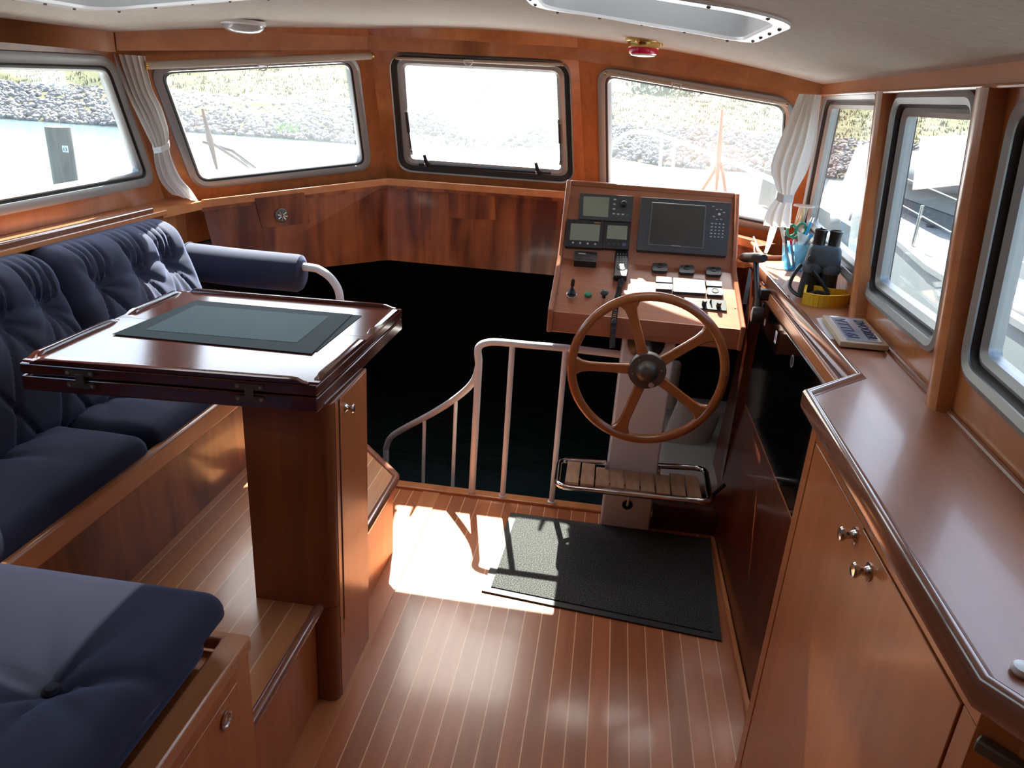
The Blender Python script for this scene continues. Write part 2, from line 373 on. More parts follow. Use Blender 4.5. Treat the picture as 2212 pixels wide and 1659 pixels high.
def panel_holes(name, outline, holes, off, material, parent=None, **k):
    outline = [V(p) for p in outline]; polys = [outline]+[[V(p) for p in h] for h in holes]
    tris = tessellate_polygon(polys); allp = [p for q in polys for p in q]; n = len(allp); off = V(off)
    fs = [tuple(t) for t in tris]+[tuple(i+n for i in reversed(t)) for t in tris]; s = 0
    for q in polys:
        for i in range(len(q)): j = (i+1) % len(q); fs.append((s+i, s+j, s+j+n, s+i+n))
        s += len(q)
    mb = MB().add(allp+[p+off for p in allp], fs)
    return obj(name, mb, material, parent, **k)

# ================================================================== THE SETTING
ZF = V((0, 0, 1))
def struct(name, mb, m, parent=None, **k):
    o = obj(name, mb, m, parent, **k)
    if not parent: o['kind'] = 'structure'
    return o
# planes of the wheelhouse: three raked windscreens and two leaning sides, given as (point, inward normal)
PC = (V((0, 3.556, 1.815)), V((0, -.457, -.277)).normalized())
A0, B0 = onpl(800, 105, PC), onpl(835, 385, PC)          # left windscreen pillar
A1, B1 = onpl(1250, 130, PC), onpl(1265, 415, PC)        # right windscreen pillar
def plane3(a, b, c):
    n = (b-a).cross(c-a).normalized()
    if n.dot(V((-.64, 1.5, 1.4))-a) < 0: n = -n
    return (a, n)
PL = plane3(A0, B0, ony(435, 385, 3.20))
PR = plane3(A1, B1, ony(1690, 478, 3.55))
SL = (V((-1.87, 0, 1.78)), V((1, 0, -.1)).normalized())
SR = (V((.715, 1.5, 1.78)), V((-1, .035, -.1)).normalized())
def meet(p1, p2, z):
    """point at height z on the line where two planes meet"""
    m = Matrix((p1[1], p2[1], ZF)); return m.inverted() @ V((p1[1].dot(p1[0]), p2[1].dot(p2[0]), z))
def zpt(a, b, z): return a+(b-a)*((z-a.z)/(b.z-a.z))

WH = .06       # wall thickness
def window(n, pl, quad, r, w1=.030, w2=.018, w3=.020, recess=.035, glass='glass', alu='alu', split=None):
    """aluminium framed window: outer flange, black rubber channel, inner sash and pane"""
    nrm = pl[1]; c = sum(quad, V())/4
    t = thing('window_%d' % n, c, kind='structure')
    L = lambda d, h, rr: [p+nrm*h for p in rounded(inset(quad, d, nrm), max(rr, .02), 8)]
    mb = MB().loft([L(0, 0, r), L(.002, .009, r), L(w1*.5, .014, r-w1*.5), L(w1, .008, r-w1), L(w1+.002, -recess-.02, r-w1)], True, False); obj('frame', mb, alu, t)
    mb = MB().loft([L(w1-.001, .005, r-w1), L(w1+w2*.5, .0, r-w1), L(w1+w2, -.008, r-w1-w2), L(w1+w2, -recess-.03, r-w1-w2)], True, False); obj('rubber_seal', mb, 'rubber', t)
    d0 = w1+w2
    mb = MB().loft([L(d0-.002, -recess+.012, r-d0), L(d0+w3*.4, -recess+.016, r-d0), L(d0+w3, -recess+.006, r-d0-w3), L(d0+w3, -recess-.02, r-d0-w3)], True, False); obj('sash', mb, alu, t)
    d1 = d0+w3*.6
    mb = MB().loft([L(d1, -recess, r-d1), L(d1, -recess-.004, r-d1)], True, True); obj('pane', mb, glass, t, flat=True)
    return t, rounded(inset(quad, .004, nrm), r, 8)
def q(pl, *px): return [onpl(u, v, pl) for u, v in px]

# windscreens
WC, HC = window(2, PC, q(PC, (838.5, 111.4), (1233, 130.6), (1241.5, 396), (860.7, 367.5)), .085, .007, .030, .030, .016, glass='glass_dusty')
bq = [onpl(u, v, PC)-PC[1]*.006 for u, v in ((905, 352), (1190, 371), (1190, 376), (905, 357))]
obj('hinge_bar', MB().prism(bq, PC[1]*.012), 'rubber', WC, bev=.002)
WL, HL = window(1, PL, q(PL, (315.5, 135.4), (772, 115.4), (803.4, 365.5), (418, 409.4)), .085, .034, .008, .010, .012)
WR, HR = window(3, PR, q(PR, (1291, 140.5), (1720, 212), (1700, 506), (1297, 424)), .085, .034, .008, .010, .012)
ZT, ZB = 1.99, 1.18
ctl, ctr = zpt(A0, B0, ZT), zpt(A1, B1, ZT)
cbl, cbr = zpt(A0, B0, ZB), zpt(A1, B1, ZB)
def wall(name, outline, holes, pl, m='cherry_v'):
    o = panel_holes(name, outline, holes, -pl[1]*WH, m); o['kind'] = 'structure'; return o
wall('wall_front', [ctl, ctr, cbr, cbl], [HC], PC)
wall('wall_front_left', [ctl, cbl, meet(PL, SL, .95), meet(PL, SL, ZT)], [HL], PL)
wall('wall_front_right', [ctr, cbr, meet(PR, SR, .95), meet(PR, SR, ZT)], [HR], PR)
# side windows
W4 = q(SR, (1786, 196), (1912, 188), (1852, 624), (1728, 500))
W5 = q(SR, (1938, 197), (2131, 190), (2028, 778), (1868, 640))
tl, bl = onpl(2197, 205, SR), onpl(2075, 806, SR)
def srp(y, z): n = SR[1]; p = SR[0]; return V((p.x-((y-p.y)*n.y+(z-p.z)*n.z)/n.x, y, z))
def slp(y, z): n = SL[1]; p = SL[0]; return V((p.x-((y-p.y)*n.y+(z-p.z)*n.z)/n.x, y, z))
W6 = [tl, srp(.72, tl.z+.01), srp(.72, bl.z-.03), bl]
W7 = [srp(.5, 1.78), srp(-.55, 1.78), srp(-.55, 1.16), srp(.5, 1.16)]
hs = []
for n, W_ in ((4, W4), (5, W5), (6, W6)):
    t, h = window(n, SR, W_, .075, .032, .010, .022, .022, glass='glass_side'); hs.append(h)
yc = meet(PR, SR, 1.4).y
wall('wall_right', [srp(-1.2, 1.0), meet(PR, SR, 1.0), meet(PR, SR, ZT), srp(-1.2, ZT)], hs, SR, 'cherry_v')
r0, r1 = onpl(240, 119, SL), onpl(336, 398, SL)
l1 = onpl(0, 466, SL)
slope = (r1.z-l1.z)/(r1.y-l1.y)
W8 = [slp(1.98, 1.735), r0, r1, slp(2.08, r1.z+slope*(2.08-r1.y))]
W9 = [slp(.75, 1.73), slp(1.86, 1.735), slp(1.93, 1.22), slp(.75, 1.20)]  # unseen aft window, added to let in light
W10 = [slp(-.7, 1.73), slp(.6, 1.73), slp(.6, 1.14), slp(-.7, 1.14)]
hs = []
for n, W_ in ((7, W8), (8, W9)):
    t, h = window(n, SL, W_, .085, .036, .010, .012, .014, glass='glass'); hs.append(h)
wall('wall_left', [slp(-1.2, 1.0), meet(PL, SL, 1.0), meet(PL, SL, ZT), slp(-1.2, ZT)], hs, SL, 'cherry_v')
# aft bulkhead with an open companion doorway
yb = -1.1
struct('wall_back', MB().box(-2.2, 1.0, yb-.06, yb, -.85, 1.97), 'cabinet')
t = thing('door_1', (-.2, yb, 0), kind='structure')
obj('door_leaf', MB().box(-.52, .14, yb-.001, yb+.022, .01, 1.78), 'mahog', t, bev=.003)
obj('door_handle', MB().tube([(-.46, yb+.02, .95), (-.46, yb+.06, .95), (-.36, yb+.06, .95)], .009, 10), 'brass', t)

# cambered headliner with two hatch openings
def cz(x): return 1.955-.080*(x+.58)**2
xs = sorted(set([-2.14+.1*i for i in range(32)]+[-.24, .31, -1.59, -1.04])); ys = sorted([-1.16, -.6, 0, .6, .7, 1.2, 1.76, 2.36, 2.6, 2.8, 3.0, 3.2, 3.4, 3.62])
HAT = [(-.24, .31, 1.76, 2.36), (-1.59, -1.04, 1.76, 2.36)]
def ceil_mesh(dz):
    mb = MB(); nx = len(xs)
    mb.v = [V((x, y, cz(x)+dz)) for y in ys for x in xs]
    for j in range(len(ys)-1):
        for i in range(nx-1):
            mx, my = (xs[i]+xs[i+1])/2, (ys[j]+ys[j+1])/2
            if any(a < mx < b and c < my < d for a, b, c, d in HAT): continue
            mb.f.append((j*nx+i, (j+1)*nx+i, (j+1)*nx+i+1, j*nx+i+1)); mb.mi.append(0)
    return mb
def clipfront(mb, off=-.02, dz=0):
    for p in mb.v:      # follow the raked plan of the windscreens
        for pl in (PC, PL, PR, SL, SR):
            d = (pl[0]+pl[1]*off-p).dot(pl[1])
            if d > 0: h = V((pl[1].x, pl[1].y, 0)); p += h*(d/h.length_squared)
        p.z = cz(p.x)+dz
    return mb
struct('ceiling', clipfront(ceil_mesh(0)), 'ceiling')
struct('ceiling_roof_deck', clipfront(ceil_mesh(.05), -.05, .05), 'gel')
# hatches
def hatch(name, x0, x1, y0, y1, label):
    t = thing(name, ((x0+x1)/2, (y0+y1)/2, cz((x0+x1)/2)), label, 'hatch', 'ceiling hatches')
    def ring(d, dz, r): return [V((p.x, p.y, cz(p.x)+dz)) for p in rounded([V((x0+d, y0+d, 0)), V((x1-d, y0+d, 0)), V((x1-d, y1-d, 0)), V((x0+d, y1-d, 0))], r, 8)]
    obj('rim', MB().loft([ring(-.035, .002, .14), ring(-.033, -.006, .14), ring(.002, -.008, .11), ring(.004, .0, .11)], True, False), 'gel', t)
    obj('well', MB().loft([ring(.003, -.004, .11), ring(.006, .12, .11)], True, False), 'alu_dull', t)
    obj('lid', MB().loft([ring(.0, .105, .11), ring(.0, .12, .11)], True, True), 'acrylic', t)
    k = 0
    for fx in (.06, .28, .5, .72, .94):
        for yy in (y0-.017, y1+.017):
            x = x0+(x1-x0)*fx; obj('screw', MB().lathe([(.0045, .002), (.0045, -.001), (.001, -.003)], (x, yy, cz(x)-.009), n=10), 'bronze', t)
    for fy in (.2, .4, .6, .8):
        for xx in (x0-.017, x1+.017):
            obj('screw', MB().lathe([(.0045, .002), (.0045, -.001), (.001, -.003)], (xx, y0+(y1-y0)*fy, cz(xx)-.009), n=10), 'bronze', t)
hatch('ceiling_hatch', *HAT[0], 'white rimmed hatch recess in the ceiling behind the red lamp')
hatch('ceiling_hatch', *HAT[1], 'white rimmed hatch recess in the ceiling at the top left, behind the dome light')

# cherry fascia running round the top of the walls
def fascia(n, pts, zb, th=.022):
    mb = MB()
    for k in range(len(pts)-1):
        a, b = pts[k], pts[k+1]; d = (b-a); d.z = 0; nn = ZF.cross(d).normalized()
        if nn.dot(V((-.64, 1.5, 0))-V((a.x, a.y, 0))) < 0: nn = -nn
        steps = 8
        for s in range(steps):
            p0, p1 = a+(b-a)*(s/steps), a+(b-a)*((s+1)/steps)
            z0, z1 = p0.z, p1.z; t0, t1 = cz(p0.x)+.03, cz(p1.x)+.03
            P0, P1 = V((p0.x, p0.y, 0)), V((p1.x, p1.y, 0)); o = -nn*th
            mb.hexa([P0+ZF*z0, P1+ZF*z1, P1+ZF*z1+o, P0+ZF*z0+o, P0+ZF*t0, P1+ZF*t1, P1+ZF*t1+o, P0+ZF*t0+o])
    return struct('trim_%d' % n, mb, 'cherry')
inn = lambda p, pl, d=.012: p+pl[1]*d
fa = lambda u, v, pl: onpl(u, v, pl)+pl[1]*.03
c0 = meet(PL, SL, 1.77); c1 = meet(PR, SR, 1.78)
F0 = V((c0.x+.03, c0.y-.02, 1.766)); F1 = fa(800, 108, PC); F2 = fa(1250, 131, PC); F3 = V((c1.x-.03, c1.y-.03, 1.777))
F1 = V((F1.x, 3.50, ony(800, 108, 3.50).z)); F2 = V((F2.x, 3.50, ony(1248, 130, 3.50).z))
fascia(1, [F0, F1], 1.77); fascia(2, [F1, F2], 1.8); fascia(3, [F2, F3], 1.77)
fascia(4, [V((srp(-1.1, 1.79).x-.012, -1.1, 1.80)), V((F3.x, F3.y, 1.777))], 1.78)
fascia(5, [V((-1.845, -1.1, 1.765)), V((-1.845, F0.y, 1.760))], 1.75)
# thin bead along the lower edge of the right fascia
a = V((srp(-1.1, 1.79).x-.014, -1.1, 1.799)); b = V((F3.x-.002, F3.y, 1.776))
struct('trim_6', MB().tube([a, b], .005, 8), 'cherry')
# rounded pillars between the right-hand windows
for n, (u0, v0, u1, v1) in enumerate([(1928, 195, 1868, 655), (2164, 188, 2050, 850)]):
    t_, b_ = onpl(u0, v0, SR), onpl(u1, v1, SR); b_ = t_+(b_-t_)*((1.10-t_.z)/(b_.z-t_.z))
    d = (b_-t_).normalized(); s = SR[1].cross(d).normalized(); nn = SR[1]
    prof = [(-.032, -.01), (-.032, .018), (-.027, .032), (-.014, .040), (.014, .040), (.027, .032), (.032, .018), (.032, -.01)]
    struct('trim_%d' % (7+n), MB().loft([[p+s*x*(1.0)+nn*h for x, h in prof] for p in (t_, b_)], True, True), 'cherry')

# windscreen ledge
I = [ony(433, 432, 3.12), ony(835, 385, 3.80), ony(1228, 414, 3.80), ony(1630, 520, 3.33)]
O = [I[0]+V((-.10, .17, 0)), I[1]+V((-.04, .13, 0)), I[2]+V((.04, .13, 0)), I[3]+V((.12, .14, 0))]
mb = MB(); lip = MB()
for k in range(3):
    th = V((0, 0, -.050)); dz = V((0, 0, -.028)); mb.hexa([I[k]+th, I[k+1]+th, O[k+1]+th, O[k]+th, I[k]+dz, I[k+1]+dz, O[k+1]+dz, O[k]+dz])
    o = V((0, .016, 0)); th = V((0, 0, -.036)); lip.hexa([I[k]+th-V((0, .002, 0)), I[k+1]+th-V((0, .002, 0)), I[k+1]+th+o, I[k]+th+o, I[k]-V((0, .002, 0)), I[k+1]-V((0, .002, 0)), I[k+1]+o, I[k]+o])
struct('trim_9', mb, 'mahog'); struct('trim_18', lip, 'cherry', bev=.004)
# unseen shelf added between helm console and windscreen ledge to block stray sun
struct('trim_17', MB().prism([(-.19, 3.31, 1.07), (.60, 3.31, 1.07), (.64, I[3].y+.03, 1.07), (I[2].x, I[2].y+.02, 1.07), (-.19, I[2].y+.02, 1.07)], (0, 0, .025)), 'cherry')
# dark mahogany wainscot under the ledge
Wt = [p+V((0, .010, -.03)) for p in I]
zb = .845
Wb = [ony(478, 602, 3.16), V((I[1].x, I[1].y+.02, zb)), V((I[2].x, I[2].y+.02, zb)), V((I[3].x, I[3].y+.02, zb))]
Wb[0].z = .84
mb = MB()
for k in range(3):
    o = V((0, .05, 0)); mb.hexa([Wb[k], Wb[k+1], Wb[k+1]+o, Wb[k]+o, Wt[k], Wt[k+1], Wt[k+1]+o, Wt[k]+o])
struct('wall_front_lower', mb, 'mahog')
# flush access panel and the panel carrying the vent rose
def flush_panel(n, px, face, grain='mahog'):
    a, b, nn = face; pl = (a, nn); pts = [onpl(u, v, pl)+nn*.003 for u, v in px]
    t = MB().prism(pts, nn*.0025); return struct('trim_%d' % n, t, grain)
nC = plane3(Wt[1], Wt[2], Wb[1])[1]; nL = plane3(Wt[0], Wt[1], Wb[1])[1]
flush_panel(10, [(968, 405), (1068, 412), (1072, 475), (972, 470)], (Wt[1], 0, nC))
pn = [onpl(u, v, (Wt[1], nL)) for u, v in [(548, 428), (655, 415), (668, 480), (565, 492)]]
struct('trim_11', MB().prism([p+nL*.004 for p in pn], nL*.006), 'mahog')
vc = onpl(608, 465, (Wt[1]+nL*.012, nL))
t = thing('vent_rose', vc, 'round dull bronze vent rose on the dark panel under the left windscreen', 'vent')
obj('plate', MB().lathe([(.033, 0), (.033, .004), (.028, .009), (.010, .010), (.001, .010)], vc, nL, 28), 'bronze', t)
for k in range(8):
    a = k*math.pi/4; u = nL.orthogonal().normalized(); v2 = nL.cross(u); d = u*math.cos(a)+v2*math.sin(a)
    obj('petal', MB().tube([vc+nL*.010+d*.006, vc+nL*.012+d*.024], [.0025, .004], 8), 'steel', t)

# main sole, raised dinette platform
struct('floor', MB().prism([(-.72, -1.1, -.04), (.60, -1.1, -.04), (.60, 2.93, -.04), (-1.25, 2.93, -.04), (-1.25, 2.4, -.04), (-.72, 2.4, -.04)], (0, 0, .04)), 'floor')
mb = MB().prism([(-.69, -1.1, .30), (-.69, 2.44, .30), (-.885, 2.655, .30), (-1.12, 2.955, .30), (-2.1, 3.3, .30), (-2.1, -1.1, .30)], (0, 0, .04))
struct('floor_raised', mb, 'platform')
# riser of the platform and its rounded nosing
mb = MB().prism([(-.70, -1.1, .001), (-.70, 2.435, .001), (-.895, 2.65, .001), (-1.12, 2.945, .001), (-1.14, 2.935, .001), (-.915, 2.64, .001), (-.72, 2.43, .001), (-.72, -1.1, .001)], (0, 0, .298))
struct('wall_step_riser', mb, 'cabinet')
mb = MB().tube([(-.688, -1.1, .335), (-.688, 2.42, .335), (-.692, 2.445, .335), (-.888, 2.662, .335), (-1.12, 2.955, .335)], .016, 12)
struct('trim_12', mb, 'mouldwood')
# plain margin board at the foot of the riser, threshold at the stairhead
struct('trim_13', MB().box(-.70, -.625, -1.1, 2.93, .0005, .004), 'cherry')
struct('trim_14', MB().box(-1.15, .60, 2.93, 2.985, -.06, .014), 'cherry', bev=.005)
struct('baseboard_right', MB().box(.572, .588, -1.1, 2.82, .0, .022), 'cherry', bev=.004)

# lower cabin below the stairhead: lining and sole coloured dark for its shade, bench
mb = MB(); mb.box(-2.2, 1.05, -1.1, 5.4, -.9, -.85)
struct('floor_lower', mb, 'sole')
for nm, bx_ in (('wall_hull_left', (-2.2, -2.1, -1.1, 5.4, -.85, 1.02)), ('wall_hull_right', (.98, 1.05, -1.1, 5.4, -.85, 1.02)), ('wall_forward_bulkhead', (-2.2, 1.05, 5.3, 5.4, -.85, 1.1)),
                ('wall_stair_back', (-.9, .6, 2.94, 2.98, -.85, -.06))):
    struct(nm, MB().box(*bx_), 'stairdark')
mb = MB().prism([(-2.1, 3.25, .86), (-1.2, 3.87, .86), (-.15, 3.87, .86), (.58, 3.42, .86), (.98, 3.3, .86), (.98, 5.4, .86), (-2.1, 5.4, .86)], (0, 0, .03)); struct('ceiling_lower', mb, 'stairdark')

# foredeck outside, water, bank
mb = MB().prism([(-2.15, 3.45, 1.13), (-1.22, 4.02, 1.13), (-.06, 4.02, 1.13), (.95, 3.86, 1.13), (.85, 4.8, 1.13), (.8, 6.4, 1.13), (-.64, 8.4, 1.13), (-2.0, 6.6, 1.13), (-2.15, 4.8, 1.13)], (0, 0, .05))
o = struct('floor_foredeck', mb, 'gel')
struct('floor_side_deck_left', MB().box(-2.45, -2.02, -1.2, 3.9, .92, .98), 'gel'); struct('floor_side_deck_right', MB().box(.93, 1.25, -1.2, 4.2, .86, .92), 'greygel')
WZ = -.5
struct('floor_water', MB().add([(-90, -40, WZ), (90, -40, WZ), (90, 60, WZ), (-90, 60, WZ)], [(0, 1, 2, 3)]), 'water')
def bank(x, s):
    y0 = 28.6+.045*x
    prof = [(0, WZ-.3), (.3, WZ+.02), (1.8, .12), (3.4, .62), (4.4, .80), (8, 1.15), (12, 1.75), (16, 2.2 if x < -6 else 2.0), (22, 1.6), (40, 1.4)]
    k = s*(len(prof)-1); i = min(int(k), len(prof)-2); t = k-i
    y = prof[i][0]*(1-t)+prof[i+1][0]*t; z = prof[i][1]*(1-t)+prof[i+1][1]*t
    from mathutils import noise
    z += .22*noise.noise((x*.18, y*.2, 1))*min(1, y/6)+(.10*noise.noise((x*1.3, y*1.1, 3)))*min(1, y/5)
    if x < -8: z += min(1.6, (-8-x)*.12)*max(0, min(1, (y-4)/8))
    if x > 14: z += min(1.4, (x-14)*.08)*max(0, min(1, (y-4)/8))
    return V((x, y0+y, z))
struct('floor_bank', MB().grid(lambda a, b: bank(-40+80*a, b), 260, 90), 'grass', angle=180)
# riprap: boulders along the waterline, one mass
from mathutils import noise as NZ
mb = MB(); ico = bmesh.new(); bmesh.ops.create_icosphere(ico, subdivisions=1, radius=1); iv = [v.co.copy() for v in ico.verts]; ifc = [tuple(v.index for v in f.verts) for f in ico.faces]; ico.free()
rnd = random.Random(3)
for k in range(9500):
    x = rnd.uniform(-30, 27); t = rnd.random(); y = 28.6+.045*x+.15+t*4.0
    if t > .85 and rnd.random() < .5: continue
    d = y-(28.6+.045*x); z = WZ-.02+(.64*(d/1.8) if d < 1.8 else .62+.5*(d-1.8)/1.6 if d < 3.4 else 1.12+.18*(d-3.4)); s = rnd.uniform(.08, .15)
    mt = Matrix.Rotation(rnd.uniform(0, 6.3), 3, V((rnd.random(), rnd.random(), rnd.random())).normalized())
    sx, sy, sz_ = s*rnd.uniform(.9, 1.5), s, s*rnd.uniform(.6, .9)
    mb.add([V((x, y, z))+mt @ V((v.x*sx, v.y*sy, v.z*sz_)) for v in iv], ifc)
o = obj('riprap', mb, 'stone', flat=True, fix=False); tag(o, 'grey boulder riprap along the far waterline', 'rocks', kind='stuff')
mb = MB()
for k in range(9000):
    x = rnd.uniform(-32, 28); d = 4.0+12.5*rnd.random()**1.1; s_ = None
    y = 28.6+.045*x+d
    prof = [(4, .72), (4.4, .80), (8, 1.15), (12, 1.75), (16, 2.0), (17, 1.95)]
    for i in range(len(prof)-1):
        if prof[i][0] <= d <= prof[i+1][0]: t = (d-prof[i][0])/(prof[i+1][0]-prof[i][0]); z = prof[i][1]*(1-t)+prof[i+1][1]*t
    z += .22*NZ.noise((x*.18, d*.2, 1))*min(1, d/6)
    if x < -8: z += min(1.6, (-8-x)*.12)*max(0, min(1, (d-4)/8))
    if x > 14: z += min(1.4, (x-14)*.08)*max(0, min(1, (d-4)/8))
    h = rnd.uniform(.06, .2)
    for j in range(3):
        a = rnd.uniform(0, 6.3); w_ = .025; p = V((x+rnd.uniform(-.1, .1), y+rnd.uniform(-.1, .1), z-.04)); e = V((math.cos(a), math.sin(a), 0))*w_
        mb.add([p-e, p+e, p+V((rnd.uniform(-.06, .06), rnd.uniform(-.06, .06), h))], [(0, 1, 2)])
tag(obj('bank_grass', mb, 'grass', flat=True, fix=False), 'tufts of dry grass covering the far dike', 'grass', kind='stuff')

# ================================================================== FURNITURE AND FITTINGS
def softbox(x0, x1, y0, y1, z0, z1, r, nx=30, ny=30, nz=8, deform=None):
    mb = MB()
    def face(f, a, b):
        mb.grid(f, a, b)
    lx, ly, lz = x1-x0, y1-y0, z1-z0
    face(lambda a, b: V((x0+a*lx, y0+b*ly, z1)), nx, ny); face(lambda a, b: V((x0+a*lx, y0+b*ly, z0)), nx, ny)
    face(lambda a, b: V((x0+a*lx, y0, z0+b*lz)), nx, nz); face(lambda a, b: V((x0+a*lx, y1, z0+b*lz)), nx, nz)
    face(lambda a, b: V((x0, y0+a*ly, z0+b*lz)), ny, nz); face(lambda a, b: V((x1, y0+a*ly, z0+b*lz)), ny, nz)
    for p in mb.v:
        c = V((min(max(p.x, x0+r), x1-r), min(max(p.y, y0+r), y1-r), min(max(p.z, z0+r), z1-r)))
        d = p-c
        if d.length > r: p.xyz = c+d*(r/d.length)
        if deform: p.xyz = deform(p)
    return mb
def pits(buttons, s=.05, d=.045, crease=.012):
    """button tufting: a dimple at each button with folds radiating from it"""
    def f(a, b):
        z = 0
        for (ba, bb) in buttons:
            da, db = a-ba, b-bb; r = math.hypot(da, db); th = math.atan2(db, da)
            z -= d*math.exp(-(r/s)**1.25)
            z -= crease*math.exp(-(r/(s*2.6))**2)*(.5+.5*math.cos(th*7+ba*40))**3*min(1, r/(s*.4))
        return z
    return f
# ---- sofa along the left side
t = thing('sofa_bench', (-1.6, 2.1, .34), 'fixed cherry wood sofa bench carrying the long navy seat cushions along the left wall', 'bench')
obj('front_panel', MB().box(-1.27, -1.25, 1.17, 2.93, .34, .60), 'mahog', t)
obj('top_rail', MB().box(-1.275, -1.245, 1.17, 2.94, .598, .668), 'cherry', t, bev=.008)
obj('carcass', MB().box(-1.85, -1.272, 1.20, 2.92, .342, .60), 'cabinet', t)
obj('back_panel', MB().box(-1.845, -1.815, 1.20, 3.0, .602, 1.155), 'cherry_v', t)
def seat_def(y0, y1, bt, x0=-1.80, x1=-1.262):
    P = pits(bt, .075, .045, .014)
    def f(p):
        u = (p.x-x0)/(x1-x0)*2-1; v = (p.y-y0)/(y1-y0)*2-1
        if p.z > .66: p.z += .035*(1-abs(u)**3)*(1-abs(v)**3)+P(p.x, p.y)*min(1, (p.z-.66)/.04)
        return p
    return f
for y0, y1, bt, lb in ((1.86, 2.90, [(-1.56, 2.07), (-1.56, 2.45)], 'navy velvet seat cushion at the far end of the sofa, half hidden by the table'),
                       (1.14, 1.85, [(-1.60, 1.58)], 'navy velvet seat cushion of the sofa nearest the camera')):
    o = obj('seat_cushion', softbox(-1.81, -1.262, y0, y1, .603, .715, .045, 56, 70, 8, seat_def(y0, y1, bt)), 'velvet')
    tag(o, lb, 'cushion', 'sofa seat cushions')
def back_cushion(y0, y1, btn):
    H, T = .49, .14
    P = pits(btn, .048, .052, .010)
    def f(p):
        a, b, h = p.x, p.y, p.z      # a along boat, b up, h thickness toward cabin
        v = (a-y0)/(y1-y0)*2-1
        if h > T*.45:
            k = min(1, (h-T*.45)/(T*.3))
            s = P(a, b)
            for q_ in btn:           # pleats running up from every button to the piped top
                for dx in (-.035, -.012, .014, .038):
                    if b > q_[1]: s -= .010*math.exp(-((a-q_[0]-dx*(1+(b-q_[1])*3))/.006)**2)*min(1, (b-q_[1])/.03)
                if b < q_[1]:
                    for sl in (-.5, .45): s -= .010*math.exp(-((a-q_[0]-sl*(q_[1]-b))/.009)**2)*min(1, (q_[1]-b)/.03)
            s += .018*(1-v**4)*math.sin(math.pi*min(1, max(0, b/H)))
            h += k*s
        top = max(0, b-(H-.10))
        # lean back, and roll the top over towards the wall
        x = -1.655+h*.98-.160*(b/H)-top*top*2.0; z = .675+b*.99+h*.10
        return V((x, a, z))
    return softbox(y0, y1, 0, H, 0, T, .06, 84, 60, 12, f)
Z0 = .345
for y0, y1, bt, lb in ((2.10, 2.80, [(2.25, Z0), (2.46, Z0), (2.64, Z0)], 'buttoned navy velvet back cushion at the far end of the sofa, partly in sun'),
                       (1.39, 2.095, [(1.60, Z0), (1.81, Z0), (1.99, Z0)], 'buttoned navy velvet back cushion of the sofa at the left edge of the picture')):
    mb = back_cushion(y0, y1, bt); zmin = min(p.z for p in mb.v)
    tag(obj('back_cushion', mb, 'velvet'), lb, 'cushion', 'sofa back cushions')
# shelf behind the sofa with its raised lip
t = thing('sofa_back_shelf', (-1.85, 1.6, 1.162), 'cherry shelf with a raised lip along the left wall behind the sofa', 'shelf')
obj('shelf_board', MB().box(-1.925, -1.776, -1.09, 2.88, 1.162, 1.184), 'cherry', t, bev=.004)
obj('lip', MB().box(-1.800, -1.776, -1.09, 2.79, 1.182, 1.206), 'mouldwood', t, bev=.006)
struct('wall_left_lower', MB().prism([(-1.86, -1.1, .34), (-1.86, 3.15, .34), (-1.86, 3.15, 1.16), (-1.86, -1.1, 1.16)], (-.07, 0, 0)), 'cherry_v')
struct('trim_15', MB().prism([(-1.93, 2.87, 1.150), (-1.79, 2.87, 1.150), (I[0].x+.01, I[0].y-.01, 1.155), (-1.93, 3.2, 1.155)], (0, 0, .034)), 'cherry')
# padded armrest roll on a white tube
t = thing('armrest_rail', (-1.45, 2.90, .34), 'white tubular rail carrying the padded armrest beyond the table', 'rail')
obj('tube', MB().tube([(-1.72, 2.90, .99), (-1.5, 2.9, .992), (-1.21, 2.9, .996), (-1.14, 2.9, .985), (-1.085, 2.9, .94), (-1.062, 2.9, .86), (-1.06, 2.9, .6), (-1.06, 2.9, .34)], .0165, 14, smooth=5), 'white', t)
def roll(p): return p
mb = MB(); prof = [(0, -.262), (.055, -.262), (.072, -.252), (.078, -.235), (.079, 0), (.078, .235), (.072, .252), (.055, .262), (0, .262)]
prof2 = []
for i in range(len(prof)-1): prof2 += [prof[i]]
mb.lathe(prof, (-1.478, 2.9, .972), (1, 0, -.01), 36)
for p in mb.v: p.z = .972+(p.z-.972)*1.0+(.006*math.sin((p.x+1.7)*22) if abs(p.x+1.478) < .24 else 0); p.y = 2.9+(p.y-2.9)*.9
t2 = thing('armrest_cushion', (-1.478, 2.9, .9), 'cylindrical navy velvet armrest roll wrapped round the white rail', 'cushion')
obj('padding', mb, 'velvet', t2)
obj('seam', MB().lathe([(.0785, -.003), (.0805, 0), (.0785, .003)], (-1.712, 2.9, .974), (1, 0, -.01), 36), 'velvet', t2)
fl = [ony(388, 560, 2.86), ony(388, 622, 2.86), ony(420, 622, 2.86), ony(412, 560, 2.86)]
obj('flap', MB().prism(fl, (0, .06, 0)), 'velvet', t2, bev=.01)

